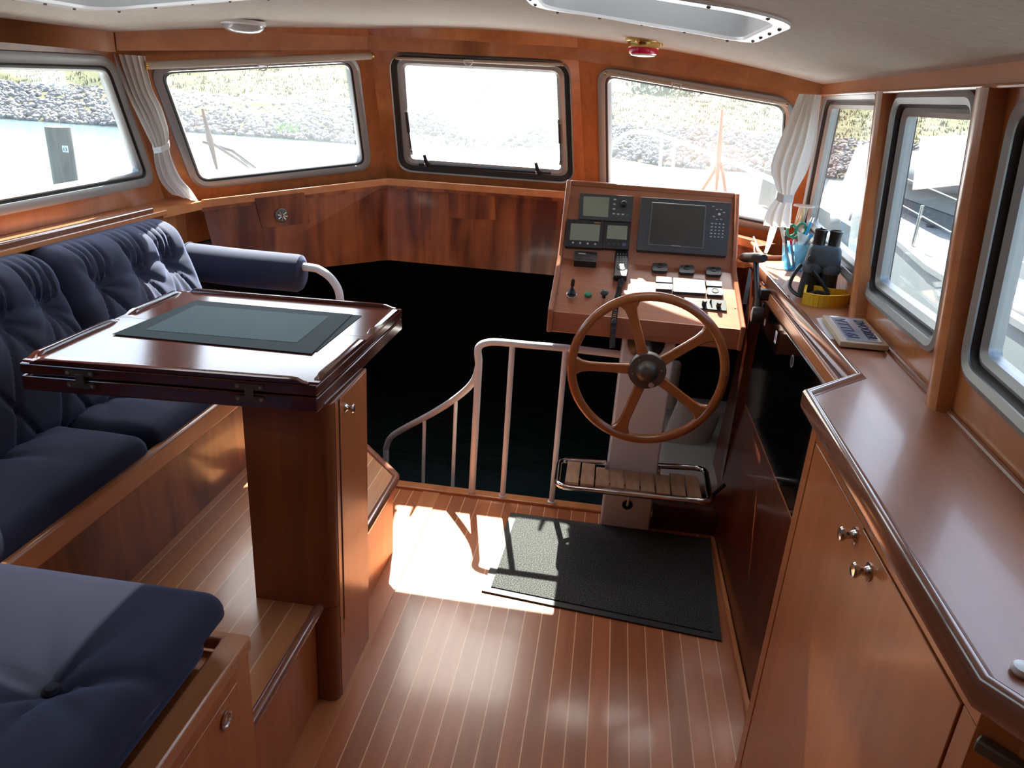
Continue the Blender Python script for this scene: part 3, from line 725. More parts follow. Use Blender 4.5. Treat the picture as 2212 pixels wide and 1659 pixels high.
# ---- corner bench and its cushion at the near left
t = thing('corner_bench', (-1.3, .5, 0), 'cherry wood corner bench at the lower left with a finger latch in its side', 'bench')
bx = -.645
obj('carcass', MB().box(-1.85, bx-.032, -.4, 1.17, .342, .59), 'cabinet', t)
obj('side_panel', MB().box(bx-.03, bx-.008, -.4, 1.186, 0, .60), 'cabinet', t)
obj('locker_door', MB().box(bx-.010, bx-.002, .2, 1.125, .05, .565), 'cabinet', t, bev=.002)
obj('top_rail', MB().prism([(bx-.055, -.4, .595), (bx, -.4, .595), (bx, 1.19, .595), (-1.25, 1.19, .595), (-1.25, 1.168, .595), (bx-.055, 1.168, .595)], (0, 0, .035)), 'cherry', t, bev=.006)
hc = onx(488, 1555, bx)
l = obj('finger_latch', MB().lathe([(.019, 0), (.019, .003), (.014, .004), (.012, .001), (.001, .001)], hc, (1, 0, 0), 28), 'steel', t)
P = pits([(-.848, .875), (-1.35, .875)], .06, .036, .009)
def cdef(p):
    u = (p.x+1.32)/.62; v = (p.y-.62)/.5
    if p.z > .66:
        k_ = min(1, (p.z-.66)/.05); p.x += .036*k_*max(0, min(1, (p.x+1.1)/.4)); p.y += .028*k_*max(0, min(1, (p.y-.7)/.4))
        p.z += .012*(1-min(1, abs(u))**4)*(1-min(1, abs(v))**4)+P(p.x, p.y)*min(1, (p.z-.66)/.05)
        p.z -= .006*math.exp(-((p.y-.875-.08*math.sin((p.x+.848)*4))/.018)**2)
    return p
mb = softbox(-1.845, -.708, .15, 1.150, .60, .757, .045, 110, 90, 10, cdef)
t = thing('corner_cushion', (-1.32, .64, .6), 'large buttoned navy velvet cushion on the corner bench at the lower left', 'cushion')
obj('padding', mb, 'velvet', t)
obj('button', MB().lathe([(.016, -.004), (.016, .003), (.010, .009), (.001, .010)], (-.845, .885, .729), (0, 0, 1), 18), 'button', t)
obj('button', MB().lathe([(.016, -.004), (.016, .003), (.010, .009), (.001, .010)], (-1.35, .885, .729), (0, 0, 1), 18), 'button', t)
# door post close to the lens at the left edge
struct('trim_16', MB().box(-.66, -.58, .30, .36, .0, .66), 'cherry')

# ---- table
TZ = 1.045
TC = [onz(37, 772, TZ), onz(680, 822, TZ), onz(867, 658, TZ), onz(390, 619, TZ)]    # near-left, near-right, far-right, far-left
for p in TC: p.z = 0
TC[1].x += .004; TC[2].x += .004
def tq(a, b, z): return (TC[0]*(1-a)*(1-b)+TC[1]*a*(1-b)+TC[2]*a*b+TC[3]*(1-a)*b)+V((0, 0, z))
t = thing('dining_table', tq(.5, .5, .34), 'folding varnished mahogany table with fiddle rails on a square cherry column', 'table')
def slab(z0, z1, b0, b1): return MB().hexa([tq(0, b0, z0), tq(1, b0, z0), tq(1, b1, z0), tq(0, b1, z0), tq(0, b0, z1), tq(1, b0, z1), tq(1, b1, z1), tq(0, b1, z1)])
obj('lower_leaf', slab(.960, .999, 0, 1), 'mahog_dark', t, bev=.004)
obj('upper_leaf_edge', MB().loft([[tq(a, b, z) for a, b in ((0, 0), (1, 0), (1, 1), (0, 1))] for z in (1.003, 1.031)], True, True), 'mahog_dark', t, bev=.004)
bm_ = .545
obj('top_board', slab(1.030, 1.0345, .02, bm_-.0012), 'table', t); obj('top_board', slab(1.030, 1.0345, bm_+.0012, .98), 'table', t)
def rail(p, q_, w_=.022, h=.0125):
    """fiddle rail with ends that ramp down to the board"""
    d = (q_-p); L = d.length; d.normalize(); s = ZF.cross(d); mb = MB(); loops = []
    cx_ = sum(TC, V())/4
    if s.dot(V((cx_.x, cx_.y, 0))-V((p.x, p.y, 0))) < 0: s = -s
    for x, hh in ((0, .001), (.012, .003), (.03, h*.9), (.045, h), (L-.045, h), (L-.03, h*.9), (L-.012, .003), (L, .001)):
        c = p+d*x
        loops.append([c, c+ZF*hh*.8, c+s*w_*.25+ZF*hh, c+s*w_*.75+ZF*hh, c+s*w_+ZF*hh*.3, c+s*w_])
    return mb.loft(loops, True, True)
zr = 1.033
for a, b, c_, d_ in ((.03, 0, .97, 0), (.03, 1, .97, 1), (0, .03, 0, bm_-.03), (0, bm_+.03, 0, .97), (1, .03, 1, bm_-.03), (1, bm_+.03, 1, .97)):
    obj('fiddle_rail', rail(tq(a, b, zr), tq(c_, d_, zr)), 'table' if 0 else 'mahog_dark', t)
for u_ in (.205, .775):       # hasp plates on the near edge
    e = (tq(1, 0, 0)-tq(0, 0, 0)).normalized(); n_ = ZF.cross(e); n_ = -n_ if n_.y > 0 else n_
    for zc in (1.017, .985):
        c_ = tq(u_, 0, zc)+n_*.001
        lp = obj('hasp_plate', MB().prism([p+n_*.0005 for p in rounded([c_-e*.036-ZF*.007, c_+e*.036-ZF*.007, c_+e*.036+ZF*.007, c_-e*.036+ZF*.007], .007, 4)], n_*.0025), 'bronze', t)
        for sx in (-.028, .028): obj('screw', MB().lathe([(.0042, .002), (.0042, .004), (.002, .005)], c_+e*sx, n_, 10), 'steel', lp)
    c_ = tq(u_, 0, 1.001)+n_*.004; obj('hasp', MB().obox(c_, e, ZF, n_, .010, .014, .003), 'bronze', t, bev=.001)
# column and its door
cp_ = [(-.872, 1.654), (-.664, 1.654), (-.650, 1.658), (-.641, 1.667), (-.638, 1.682), (-.638, 1.938), (-.872, 1.938)]
obj('column', MB().prism([(x, y, .341) for x, y in cp_], (0, 0, .617)), 'column', t)
obj('column_foot', MB().prism([(max(x, -.697), y, .002) for x, y in cp_], (0, 0, .337)), 'column', t)
obj('column_side', MB().box(-.6385, -.6365, 1.684, 1.937, .003, .956), 'cabinet', t)
dd = obj('column_door', MB().box(-.6368, -.6340, 1.712, 1.926, .262, .955), 'cabinet', t, bev=.0015)
obj('shade_strip', MB().box(-.6375, -.6362, 1.706, 1.714, .215, .955), 'black', t)  # black strip stands in for shade in the door seam
def knob(c, ax, parent, s=1, m='chrome'):
    obj('knob', MB().lathe([(.014*s, 0), (.014*s, .002*s), (.009*s, .004*s), (.006*s, .008*s), (.0065*s, .013*s), (.011*s, .018*s), (.012*s, .021*s), (.010*s, .024*s), (.001, .025*s)], c, ax, 24), m, parent)
knob(V((-.6340, 1.752, .915)), (1, 0, 0), dd)

# placemats
def pm(px, z, name, lb):
    pts = [onz(u, v, z) for u, v in px]; t = thing(name, sum(pts, V())/4, lb, 'placemat', 'woven placemats on the table')
    obj('border', MB().prism(pts, (0, 0, .0016)), 'placemat', t)
    if lb.startswith('grey-green woven'):
        obj('woven_centre', MB().prism([onz(u, v, z+.0017) for u, v in [(313, 712.5), (641, 740.5), (711, 683.5), (423, 659.5)]], (0, 0, .0006)), 'weave', t)
pm([(258, 722), (685, 760), (781, 682.5), (440, 652)], 1.0346, 'placemat', 'second placemat just showing under the woven one, to its right on the table')
pm([(243, 722.5), (673, 765), (761, 680), (423, 649.5)], 1.0366, 'placemat', 'grey-green woven placemat with dark border lying on top on the table')

# ---- handrail at the stairhead
t = thing('stair_handrail', (-.4, 2.955, 0), 'white tubular handrail with upright bars at the top of the stairs', 'handrail')
HY = 2.955
hp = lambda *a: [ony(u, v, HY) for u, v in a]
obj('top_tube', MB().tube(hp((1352, 767), (1300, 761), (1222, 752), (1140, 745), (1075, 739), (1048, 741), (1035, 749), (1032, 764), (1034, 785), (1033, 810), (1026, 940), (1019, 1066)), .0155, 14, smooth=5), 'white', t)
sy = [(1032.5, 764, 2.956), (1034, 788, 2.96), (1022, 825, 3.0), (985, 860, 3.08), (930, 895, 3.20), (870, 927, 3.34), (845, 944, 3.40), (835, 965, 3.43), (834, 1000, 3.44)]
sp_ = [ony(*a) for a in sy]; obj('stair_tube', MB().tube(sp_+[V((sp_[-1].x, 3.44, -.85))], .0155, 14, smooth=5), 'white', t)
for (u0, v0, u1, v1, r_, yy) in ((917, 903, 915, 1050, .009, 3.23), (985, 858, 979, 1053, .009, 3.08)):
    a = ony(u0, v0, yy); obj('baluster', MB().tube([a, V((a.x, yy, -.85))], r_, 12), 'white', t)
for (u0, v0, u1, r_) in ((1107, 745, 1083, .0125), (1222, 754, 1190, .0125)):
    a = ony(u0, v0, HY); obj('baluster', MB().tube([a, V((a.x, HY, .014))], r_, 12), 'white', t)
    obj('foot_ring', MB().lathe([(r_*1.5, .014), (r_*1.4, .019), (r_, .021)], (a.x, HY, .0), (0, 0, 1), 16), 'white', t)

# ---- helm pedestal and console
t = thing('helm_console', (.2, 2.85, 0), 'cherry wood helm console full of instruments on a white pedestal', 'console')
obj('pedestal', MB().box(.105, .312, 2.83, 2.94, .0005, .862), 'white', t, bev=.008)
obj('hole_ring', MB().lathe([(.022, 0), (.022, .004), (.017, .005), (.015, .002), (.001, .002)], ony(1355, 1090, 2.83), (0, -1, 0), 28), 'black', t)
obj('wire_stub', MB().tube([ony(1355, 1092, 2.826), ony(1358, 1078, 2.81), ony(1360, 1066, 2.80)], .005, 8), 'white', t)
hc = V((.19, 2.83, .79))
obj('steering_boss', MB().lathe([(.072, 0), (.072, .012), (.062, .02), (.035, .03), (.02, .04), (.02, .28)], V((.195, 2.83, .845)), (0, -1, 0), 32), 'black', t)
XL, XR = -.192, .5505
def xr(y): return XR-.05*(y-2.78)
CK = [(2.775, .860), (2.775, .953), (3.090, 1.102), (3.268, 1.383), (3.300, 1.383), (3.306, 1.05), (3.30, .860)]
def side(x_fn, th):
    return MB().loft([[V((x_fn(y), y, z)) for y, z in CK], [V((x_fn(y)+th, y, z)) for y, z in CK]], True, True)
obj('side_cheek', side(lambda y: XL, .02), 'console', t, bev=.005); obj('side_cheek', side(xr, -.02), 'console', t, bev=.005)
def cons(a, b, m, nm, th=None):
    (y0, z0), (y1, z1) = a, b
    d = V((0, y1-y0, z1-z0)).normalized(); n_ = V((0, d.z, -d.y)); n_ = n_*(th or .015)
    p = [V((XL+.018, y0, z0)), V((xr(y0)-.018, y0, z0)), V((xr(y1)-.018, y1, z1)), V((XL+.018, y1, z1))]
    return obj(nm, MB().prism(p, n_), m, t)
cons((2.783, .881), (2.783, .942), 'console', 'front_board', .015); cons((2.783, .937), (3.095, 1.087), 'console', 'sloping_top'); cons((3.095, 1.087), (3.275, 1.366), 'console', 'instrument_board')
obj('lower_front_rail', MB().box(XL+.018, XR-.018, 2.785, 2.805, .860, .902), 'console', t, bev=.004)
obj('top_cap', MB().box(XL+.018, xr(3.28)-.018, 3.270, 3.300, 1.360, 1.383), 'console', t, bev=.005)
obj('back_board', MB().box(XL+.02, xr(3.3)-.02, 3.290, 3.300, .88, 1.362), 'console', t)
obj('bottom_board', MB().box(XL+.02, XR-.05, 2.80, 3.29, .864, .876), 'console', t)
d = V((0, .180, .279)).normalized(); PI = (V((0, 3.095, 1.087)), V((0, -d.z, d.y)))       # instrument board
d = V((0, .312, .150)).normalized(); PT = (V((0, 2.783, .937)), V((0, -d.z, d.y)))       # sloping top
if PT[1].z < 0: PT = (PT[0], -PT[1])
Z5 = lambda u, v: (1150+u/4.424, 380+v/4.424)
def dev(nm, px, pl, h0, h1, m, parent, bev=0, r=0):
    pts = [onpl(*Z5(u, v), pl)+pl[1]*h0 for u, v in px]
    if r: pts = rounded(pts, r, 4)
    return obj(nm, MB().prism(pts, pl[1]*(h1-h0)), m, parent, bev=bev)
def disc(nm, px, pl, h0, h1, r, m, parent, n=24, dome=0):
    c_ = onpl(*Z5(*px), pl); prof = [(r, h0), (r, h1-dome)]+([(r*.75, h1)] if dome else [])+[(.0005, h1)]
    return obj(nm, MB().lathe(prof, c_, pl[1], n), m, parent)
# radar / pilot display
a = dev('pilot_display', [(455, 185), (965, 215), (945, 458), (440, 432)], PI, .001, .020, 'grey', t, .004, .006)
dev('screen', [(490, 215), (735, 226), (720, 415), (482, 400)], PI, .019, .0208, 'screen', a, 0, .004)
disc('dial', (870, 297), PI, .018, .038, .0125, 'black', a, dome=.004)
for p in ((787, 245), (782, 290), (778, 335), (775, 380), (818, 384), (862, 387)): dev('key', [(p[0]-12, p[1]-6), (p[0]+12, p[1]-5), (p[0]+12, p[1]+8), (p[0]-12, p[1]+7)], PI, .019, .0212, 'key', a)
dev('key', [(893, 386), (915, 387), (915, 399), (893, 398)], PI, .019, .0212, 'greenp', a)
a = dev('wind_display', [(333, 432), (686, 455), (664, 712), (314, 692)], PI, .001, .022, 'black', t, .003, .004)
dev('screen', [(370, 474), (648, 488), (632, 645), (355, 632)], PI, .021, .0228, 'screen', a, 0, .002)
for u_, v_ in ((388, 657), (457, 662), (528, 667), (598, 672)): disc('key', (u_, v_), PI, .021, .0235, .0042, 'key', a, 14)
dev('maker_mark', [(588, 464), (650, 467), (650, 475), (588, 472)], PI, .022, .0226, 'brass', a)
a = dev('depth_display', [(692, 458), (940, 470), (920, 722), (668, 708)], PI, .001, .020, 'black', t, .003, .004)
dev('screen', [(718, 490), (907, 499), (898, 630), (706, 618)], PI, .019, .0208, 'screen', a, 0, .002)
for u_, v_ in ((728, 667), (773, 668), (820, 670)): disc('key', (u_, v_), PI, .019, .0225, .0045, 'grey', a, 14)
dev('key', [(857, 660), (893, 662), (890, 690), (854, 688)], PI, .019, .0215, mat('muted_blue_key', (.05, .09, .2), .5), a)
a = dev('chart_plotter', [(1037, 226), (1892, 282), (1847, 788), (990, 728)], PI, .001, .024, 'grey', t, .006, .006)
dev('bezel', [(1135, 276), (1655, 312), (1625, 722), (1096, 684)], PI, .022, .0262, 'alu_dull' if 0 else mat('bezel_grey', (.10, .105, .11), .4), a, .001, .008)
dev('screen', [(1147, 289), (1643, 323), (1612, 706), (1110, 671)], PI, .0262, .0272, 'screen2', a)
dev('maker_mark', [(1318, 684), (1408, 691), (1408, 698), (1318, 692)], PI, .0262, .0269, 'key', a)
disc('cursor_pad', (1776, 391), PI, .022, .0265, .0058, 'key', a, 20)
for k in range(8):
    an = k*math.pi/4+.4; u_, v_ = 1772+52*math.cos(an), 393+50*math.sin(an); dev('key', [(u_-10, v_-5), (u_+10, v_-4), (u_+10, v_+5), (u_-10, v_+4)], PI, .023, .0248, 'grey' if k in (0, 4) else 'key', a)
for r_ in range(5):
    for c_ in range(4):
        u_, v_ = 1708+c_*36-r_*3, 478+r_*31+c_*2; dev('key', [(u_-(13 if c_ == 0 else 8), v_-5), (u_+(13 if c_ == 0 else 8), v_-4), (u_+8, v_+6), (u_-8, v_+5)], PI, .023, .0246, 'key', a)
dev('key', [(1708, 311), (1733, 313), (1733, 320), (1708, 318)], PI, .023, .0246, 'key', a)
for p in ((1001, 460), (1883, 535)): disc('board_screw', p, PI, .0, .003, .003, 'bronze', t, 10)
# sloping top
a = dev('autopilot_box', [(400, 770), (615, 786), (607, 880), (393, 866)], PT, .0, .030, 'black', t, .004, .004)
for k in range(4): dev('key', [(430+k*38, 835+k*3), (452+k*38, 836+k*3), (452+k*38, 848+k*3), (430+k*38, 847+k*3)], PT, .030, .032, 'grey', a)
dev('maker_mark', [(436, 790), (505, 795), (505, 806), (436, 801)], PT, .030, .0305, 'key', a)
for k, p in enumerate(((1214, 895), (1471, 914), (1727, 932))):
    g = dev('round_gauge', [(p[0]-70, p[1]-40), (p[0]+72, p[1]-36), (p[0]+76, p[1]+42), (p[0]-74, p[1]+36)], PT, .0, .014, 'grey', t, .004, .014)
    c_ = onpl(*Z5(p[0], p[1]-12), PT); obj('dial_ring', MB().lathe([(.0125, .014), (.0125, .0165), (.0108, .0165), (.0100, .0150), (.0005, .0150)], c_, PT[1], 28), 'black', g)
for px in ([(1180, 985), (1325, 992), (1330, 1045), (1178, 1038)], [(1178, 1050), (1330, 1058), (1332, 1112), (1176, 1104)], [(1655, 1018), (1805, 1026), (1808, 1082), (1656, 1074)]):
    dev('switch_cover', px, PT, .0, .014, 'grey', t, .003, .004)
b_ = dev('ignition_panel', [(1340, 995), (1640, 1012), (1655, 1150), (1338, 1130)], PT, .0, .014, 'grey', t, .003, .008)
g = dev('round_gauge', [(1662, 1090), (1815, 1098), (1820, 1168), (1664, 1160)], PT, .0, .014, 'grey', t, .003, .01)
c_ = onpl(*Z5(1740, 1122), PT); obj('dial_ring', MB().lathe([(.0135, .014), (.0135, .016), (.0115, .016), (.0105, .0148), (.0005, .0148)], c_, PT[1], 28), 'black', g)
b_ = dev('thruster_panel', [(1450, 1170), (1845, 1200), (1857, 1300), (1452, 1262)], PT, .0, .006, 'black', t, .001)
for p in ((1637, 1240), (1775, 1258)):
    c_ = onpl(*Z5(*p), PT); obj('rocker_knob', MB().lathe([(.009, .006), (.009, .022), (.007, .026), (.0005, .026)], c_, PT[1], 20), 'black', b_)
c_ = onpl(*Z5(1700, 1215), PT); obj('toggle', MB().tube([c_, c_+PT[1]*.02+V((0, -.004, 0))], [.005, .0025], 10), 'black', b_)
c_ = onpl(*Z5(374, 1142), PT)
j = obj('joystick_collar', MB().lathe([(.019, 0), (.019, .008), (.015, .010), (.0135, .014), (.0145, .017), (.0115, .021), (.0125, .024), (.0095, .028), (.010, .031), (.007, .035), (.005, .040), (.003, .044)], c_, PT[1], 24), 'black', t)
obj('chrome_ring', MB().lathe([(.0205, 0), (.0205, .005), (.0185, .006)], c_, PT[1], 24), 'chrome', j)
obj('joystick_grip', MB().tube([c_+PT[1]*.042, c_+PT[1]*.05+V((.001, 0, 0)), c_+PT[1]*.068+V((.002, 0, .002)), c_+PT[1]*.078+V((.002, 0, .004))], [.003, .0075, .0075, .005], 14), 'black', j)
disc('push_button', (532, 1143), PT, 0, .012, .0145, 'greenp', t, dome=.003)
c_ = onpl(*Z5(683, 1160), PT); obj('pull_knob', MB().lathe([(.007, 0), (.006, .014), (.009, .018), (.0165, .022), (.017, .027), (.011, .031), (.0005, .032)], c_, PT[1], 24), 'black', t)
for p in ((243, 1122), (1937, 1262)): disc('board_screw', p, PT, 0, .002, .003, 'bronze', t, 10)
# VHF handset lying in its cradle, with a coiled cord hanging over the front
t = thing('radio_handset', onpl(*Z5(840, 900), PT), 'dark radio handset with a coiled cord lying on the console beside the three gauges', 'handset')
pts = [Z5(785, 745), Z5(915, 755), Z5(912, 955), Z5(900, 1022), Z5(765, 1016), Z5(775, 935)]
def hs_(h, s): 
    P_ = [onpl(u, v, PT) for u, v in pts]; c0_ = sum(P_, V())/6
    return [c0_+(p-c0_)*s+PT[1]*h for p in P_]
obj('body', MB().loft([hs_(.002, .86), hs_(.006, .94), hs_(.02, .96), hs_(.028, .90)], True, True), 'black', t, bev=.002)
c_ = onpl(*Z5(845, 925), PT); obj('mouthpiece', MB().lathe([(.020, .026), (.019, .030), (.012, .031), (.0005, .030)], c_, PT[1], 24), 'grey', t)
for r_ in range(5):
    for q_ in range(4): disc('key', (810+q_*26, 800+r_*24), PT, .027, .0295, .0022, 'key', t, 8)
mb = MB(); pth = [onpl(*Z5(845, 1035), PT)+V((0, 0, .014)), onpl(*Z5(820, 1150), PT)+V((0, 0, .014)), onpl(*Z5(800, 1240), PT)+V((0, -.005, .012)), V((ony(*Z5(790, 1290), 2.764).x, 2.764, .925)), ony(*Z5(780, 1400), 2.762), ony(*Z5(768, 1520), 2.762), ony(*Z5(762, 1640), 2.762)]
cp = catmull(pth, 40); pts2 = []
for i, p in enumerate(cp[::2]):
    for s in range(3):
        pass
N_ = 720
for i in range(N_):
    k = i/N_*(len(cp)-1); i0 = int(k); p = cp[i0].lerp(cp[min(i0+1, len(cp)-1)], k-i0); tt = (cp[min(i0+1, len(cp)-1)]-cp[max(i0-1, 0)]).normalized()
    u_ = V((1, 0, 0)); u_ = (u_-u_.dot(tt)*tt).normalized(); v_ = tt.cross(u_); an = i*2*math.pi/12
    pts2.append(p+(u_*math.cos(an)+v_*math.sin(an))*.0095)
obj('coiled_cord', MB().tube(pts2, .0024, 6), 'black', t)

# ---- steering wheel
WCN = V((.189, 2.505, .842))
t = thing('steering_wheel', WCN, 'five spoke teak steering wheel with a dull bronze hub in front of the console', 'steering wheel')
RW = .264
obj('rim', MB().tube([WCN+V((RW*math.cos(k*2*math.pi/72), 0, RW*math.sin(k*2*math.pi/72))) for k in range(72)], .0165, 14, closed=True), 'wheelwood', t, angle=80)
for k in range(5):
    an = R(110.5+72*k); d = V((math.cos(an), 0, math.sin(an))); s = V((-math.sin(an), 0, math.cos(an))); y = V((0, 1, 0))
    loops = []
    for r_, w_, h in ((.055, .019, .011), (.09, .0175, .011), (.15, .0165, .0105), (.20, .017, .011), (.228, .022, .012), (.245, .033, .013), (.256, .046, .013)):
        c_ = WCN+d*r_+y*.004
        loops.append([c_-s*w_-y*h*.5, c_-s*w_*.8-y*h, c_+s*w_*.8-y*h, c_+s*w_-y*h*.5, c_+s*w_+y*h*.5, c_+s*w_*.8+y*h, c_-s*w_*.8+y*h, c_-s*w_+y*h*.5])
    obj('spoke', MB().loft(loops, True, True), 'wheelwood', t)
obj('hub', MB().lathe([(.03, -.03), (.064, -.018), (.066, .010), (.063, .016), (.040, .017), (.036, .024), (.030, .033), (.018, .039), (.0005, .041)], WCN, (0, -1, 0), 48), 'bronze', t)
obj('hub_badge', MB().lathe([(.010, .015), (.010, .0185), (.0005, .0185)], WCN+V((.020, 0, -.048)), (0, -1, 0), 20), 'kraft', t)
for an in (10, 130, 195, 300):
    obj('hub_screw', MB().lathe([(.0035, .015), (.0035, .0185), (.0005, .019)], WCN+V((.05*math.cos(R(an)), 0, .05*math.sin(R(an)))), (0, -1, 0), 10), 'steel', t)

# ---- folding foot rest
FZ = .272
t = thing('foot_rest', (.2, 2.78, FZ), 'chrome framed foot rest with teak slats folded down from the pedestal', 'foot rest')
cs = [onz(1202, 1050, FZ), onz(1535, 1086, FZ), onz(1523, 1012, FZ), onz(1210, 993, FZ)]
fr = rounded([p+ZF*.0 for p in cs], .05, 6)
obj('frame', MB().tube(fr, .0125, 12, closed=True), 'chrome', t)
x0, x1 = cs[0].x+.028, cs[1].x-.03; y0_, y1_ = cs[0].y+.028, cs[3].y-.02; sw = (x1-x0)/9
for k in range(9):
    a_, b_ = x0+k*sw+.003, x0+(k+1)*sw-.003
    yb_ = y1_ if (b_ < .10 or a_ > .317) else 2.826
    obj('slat', MB().box(a_, b_, y0_, yb_, FZ-.006, FZ+.010), 'teak', t, bev=.003)
obj('cross_bar', MB().tube([(x0, 2.74, FZ-.012), (x1, 2.74, FZ-.012)], .006, 8), 'chrome', t)
for sx in (.100, .318): obj('hinge', MB().box(sx-.005, sx+.005, 2.81, 2.85, FZ-.01, FZ+.035), 'steel', t, bev=.002)
obj('stay', MB().tube([(cs[1].x-.02, cs[1].y+.02, FZ-.012), (.58, 2.79, .285)], .008, 8), 'black', t)

# ---- door mat
t = thing('door_mat', (.1, 2.5, 0), 'charcoal loop pile door mat with rubber border in front of the helm', 'mat')
mp_ = [onz(1040, 1277, .004), onz(1559, 1385, .004), V((.585, 2.80, .004)), onz(1103, 1108, .004)]
mp_[2] = V((.57, mp_[3].y-.01, .004))
obj('rubber_border', MB().prism([V((p.x, p.y, .003)) for p in mp_], (0, 0, .004)), 'matedge', t)
c_ = sum(mp_, V())/4; ip = inset([V((p.x, p.y, 0)) for p in mp_], .03, ZF)
obj('pile', MB().prism([V((p.x, p.y, .0068)) for p in ip], (0, 0, .004)), 'mat', t)

# ---- bench and cushions down in the forward cabin, right of the pedestal
t = thing('berth', (.5, 3.3, -.85), 'dark wooden berth box with a cream mattress seen past the foot rest', 'berth')
obj('berth_box', MB().box(.32, .59, 2.86, 4.1, -.85, .10), 'mahog_dark', t)
obj('mattress', softbox(.33, .92, 3.01, 4.05, .10, .175, .03, 20, 30, 6), 'cream', t)
def pil(c, ax, up, w_, h_, th, lb):
    ax, up = V(ax).normalized(), V(up).normalized(); n_ = ax.cross(up)
    def f(p):
        e = (1-min(1, abs(p.x)/w_)**2.5)*(1-min(1, abs(p.y)/h_)**2.5)
        return V(c)+ax*p.x+up*p.y+n_*(p.z*(.25+.9*e))
    tag(obj('scatter_cushion', softbox(-w_, w_, -h_, h_, -th, th, .02, 24, 24, 6, f), 'cream'), lb, 'cushion', 'cream cushions on the berth')
pil(ony(1492, 925, 3.45), (1, .1, -.45), (.3, .4, .9), .115, .125, .045, 'cream scatter cushion leaning on the mattress below the steering wheel')
pil(ony(1441, 830, 3.75), (1, 0, 0), (0, .2, 1), .06, .13, .035, 'cream cushion upright at the back of the berth just right of the pedestal')
pil(ony(1552, 930, 3.80), (1, .1, .25), (-.2, .7, .8), .10, .13, .035, 'cream scatter cushion farthest right on the berth beside the dark cabinet side')

# ================================================================== RIGHT HAND SIDE
KZ = 1.125
EDGE = [onz(1625, 560, KZ), onz(1858, 815, KZ), onz(1748, 852, KZ), onz(2130, 1475, KZ), onz(2212, 1528, KZ)]
e4 = EDGE[3]+(EDGE[4]-EDGE[3])*5.0; EDGE[4] = e4; EDGE.append(V((e4.x, -1.05, KZ)))
EDGE[2].x = EDGE[3].x+.004
t = thing('worktop', (.7, 1.6, KZ-.035), 'long brown worktop with a raised glossy edge under the right-hand windows', 'worktop')
wallpts = [srp(-1.05, KZ), srp(3.30, KZ)]
poly = [p-ZF*.035 for p in EDGE]+[wallpts[0]-ZF*.035+V((.0, 0, 0)), wallpts[1]-ZF*.035]
obj('board', MB().prism(poly, (0, 0, .035)), 'counter', t)
def sweep(path, prof):
    """mitred moulding: prof = (outward offset, height)"""
    loops = []
    for i, p in enumerate(path):
        a = (p-path[i-1]).normalized() if i else None; b = (path[i+1]-p).normalized() if i < len(path)-1 else None
        na = ZF.cross(a) if a else None; nb = ZF.cross(b) if b else None
        if na is None: m_ = nb
        elif nb is None: m_ = na
        else: m_ = (na+nb)/(1+na.dot(nb))
        loops.append([p+m_*o+ZF*h for o, h in prof])
    return MB().loft(loops, True, True)
path = [V(p) for p in EDGE]
sgn = 1 if ZF.cross((path[1]-path[0]).normalized()).x < 0 else -1
pr = [(.002, -.036), (.008, -.034), (.011, -.026), (.011, .004), (.008, .009), (.002, .011), (-.004, .009), (-.009, .003), (-.013, .001), (-.013, -.036)]
obj('edge_moulding', sweep(path, [(o*sgn, h) for o, h in pr]), 'mouldwood', t)
obj('back_trim', MB().tube([wallpts[0]+V((-.006, 0, .003)), wallpts[1]+V((-.006, 0, .003))], .007, 8), 'mouldwood', t)

# galley cabinet under the near part of the worktop
CXF, CYF = .500, 1.605
t = thing('galley_cabinet', (.68, 1.0, 0), 'tall cherry galley cabinet with two knobbed doors at the lower right', 'cabinet')
obj('body', MB().prism([(CXF+.012, CYF, 0), (CXF+.012, .76, 0), (.56, .68, 0), (.76, .50, 0), (.80, .4, 0), (.80, CYF, 0)], (0, 0, 1.085)), 'cabinet', t)
fx = lambda y0, y1, z0, z1, nm, x0=CXF, m='cabinet': obj(nm, MB().box(x0, CXF+.013, y0, y1, z0, z1), m, t, bev=.0015)
fx(1.568, CYF+.004, 0, 1.088, 'corner_post'); fx(.76, 1.566, 1.047, 1.088, 'top_rail'); fx(.76, .797, 0, 1.046, 'corner_post'); fx(.798, 1.566, 0, .10, 'plinth')
d1 = fx(1.214, 1.565, .103, 1.044, 'door', CXF+.001); d2 = fx(.80, 1.210, .103, 1.044, 'door', CXF-.002)
obj('shade_strip', MB().box(CXF+.004, CXF+.006, 1.209, 1.2145, .1, 1.046), 'black', t); obj('shade_strip', MB().box(CXF+.004, CXF+.006, .79, 1.568, 1.043, 1.048), 'black', t); obj('shade_strip', MB().box(CXF+.004, CXF+.006, .796, .801, .1, 1.046), 'black', t)  # black strips behind the door seams paint in their shade
p = onx(1846, 1157, CXF); knob(V((CXF+.001, p.y, p.z)), (-1, 0, 0), d1, 1.15)
p = onx(1880, 1236, CXF); knob(V((CXF-.002, p.y, p.z)), (-1, 0, 0), d2, 1.15)
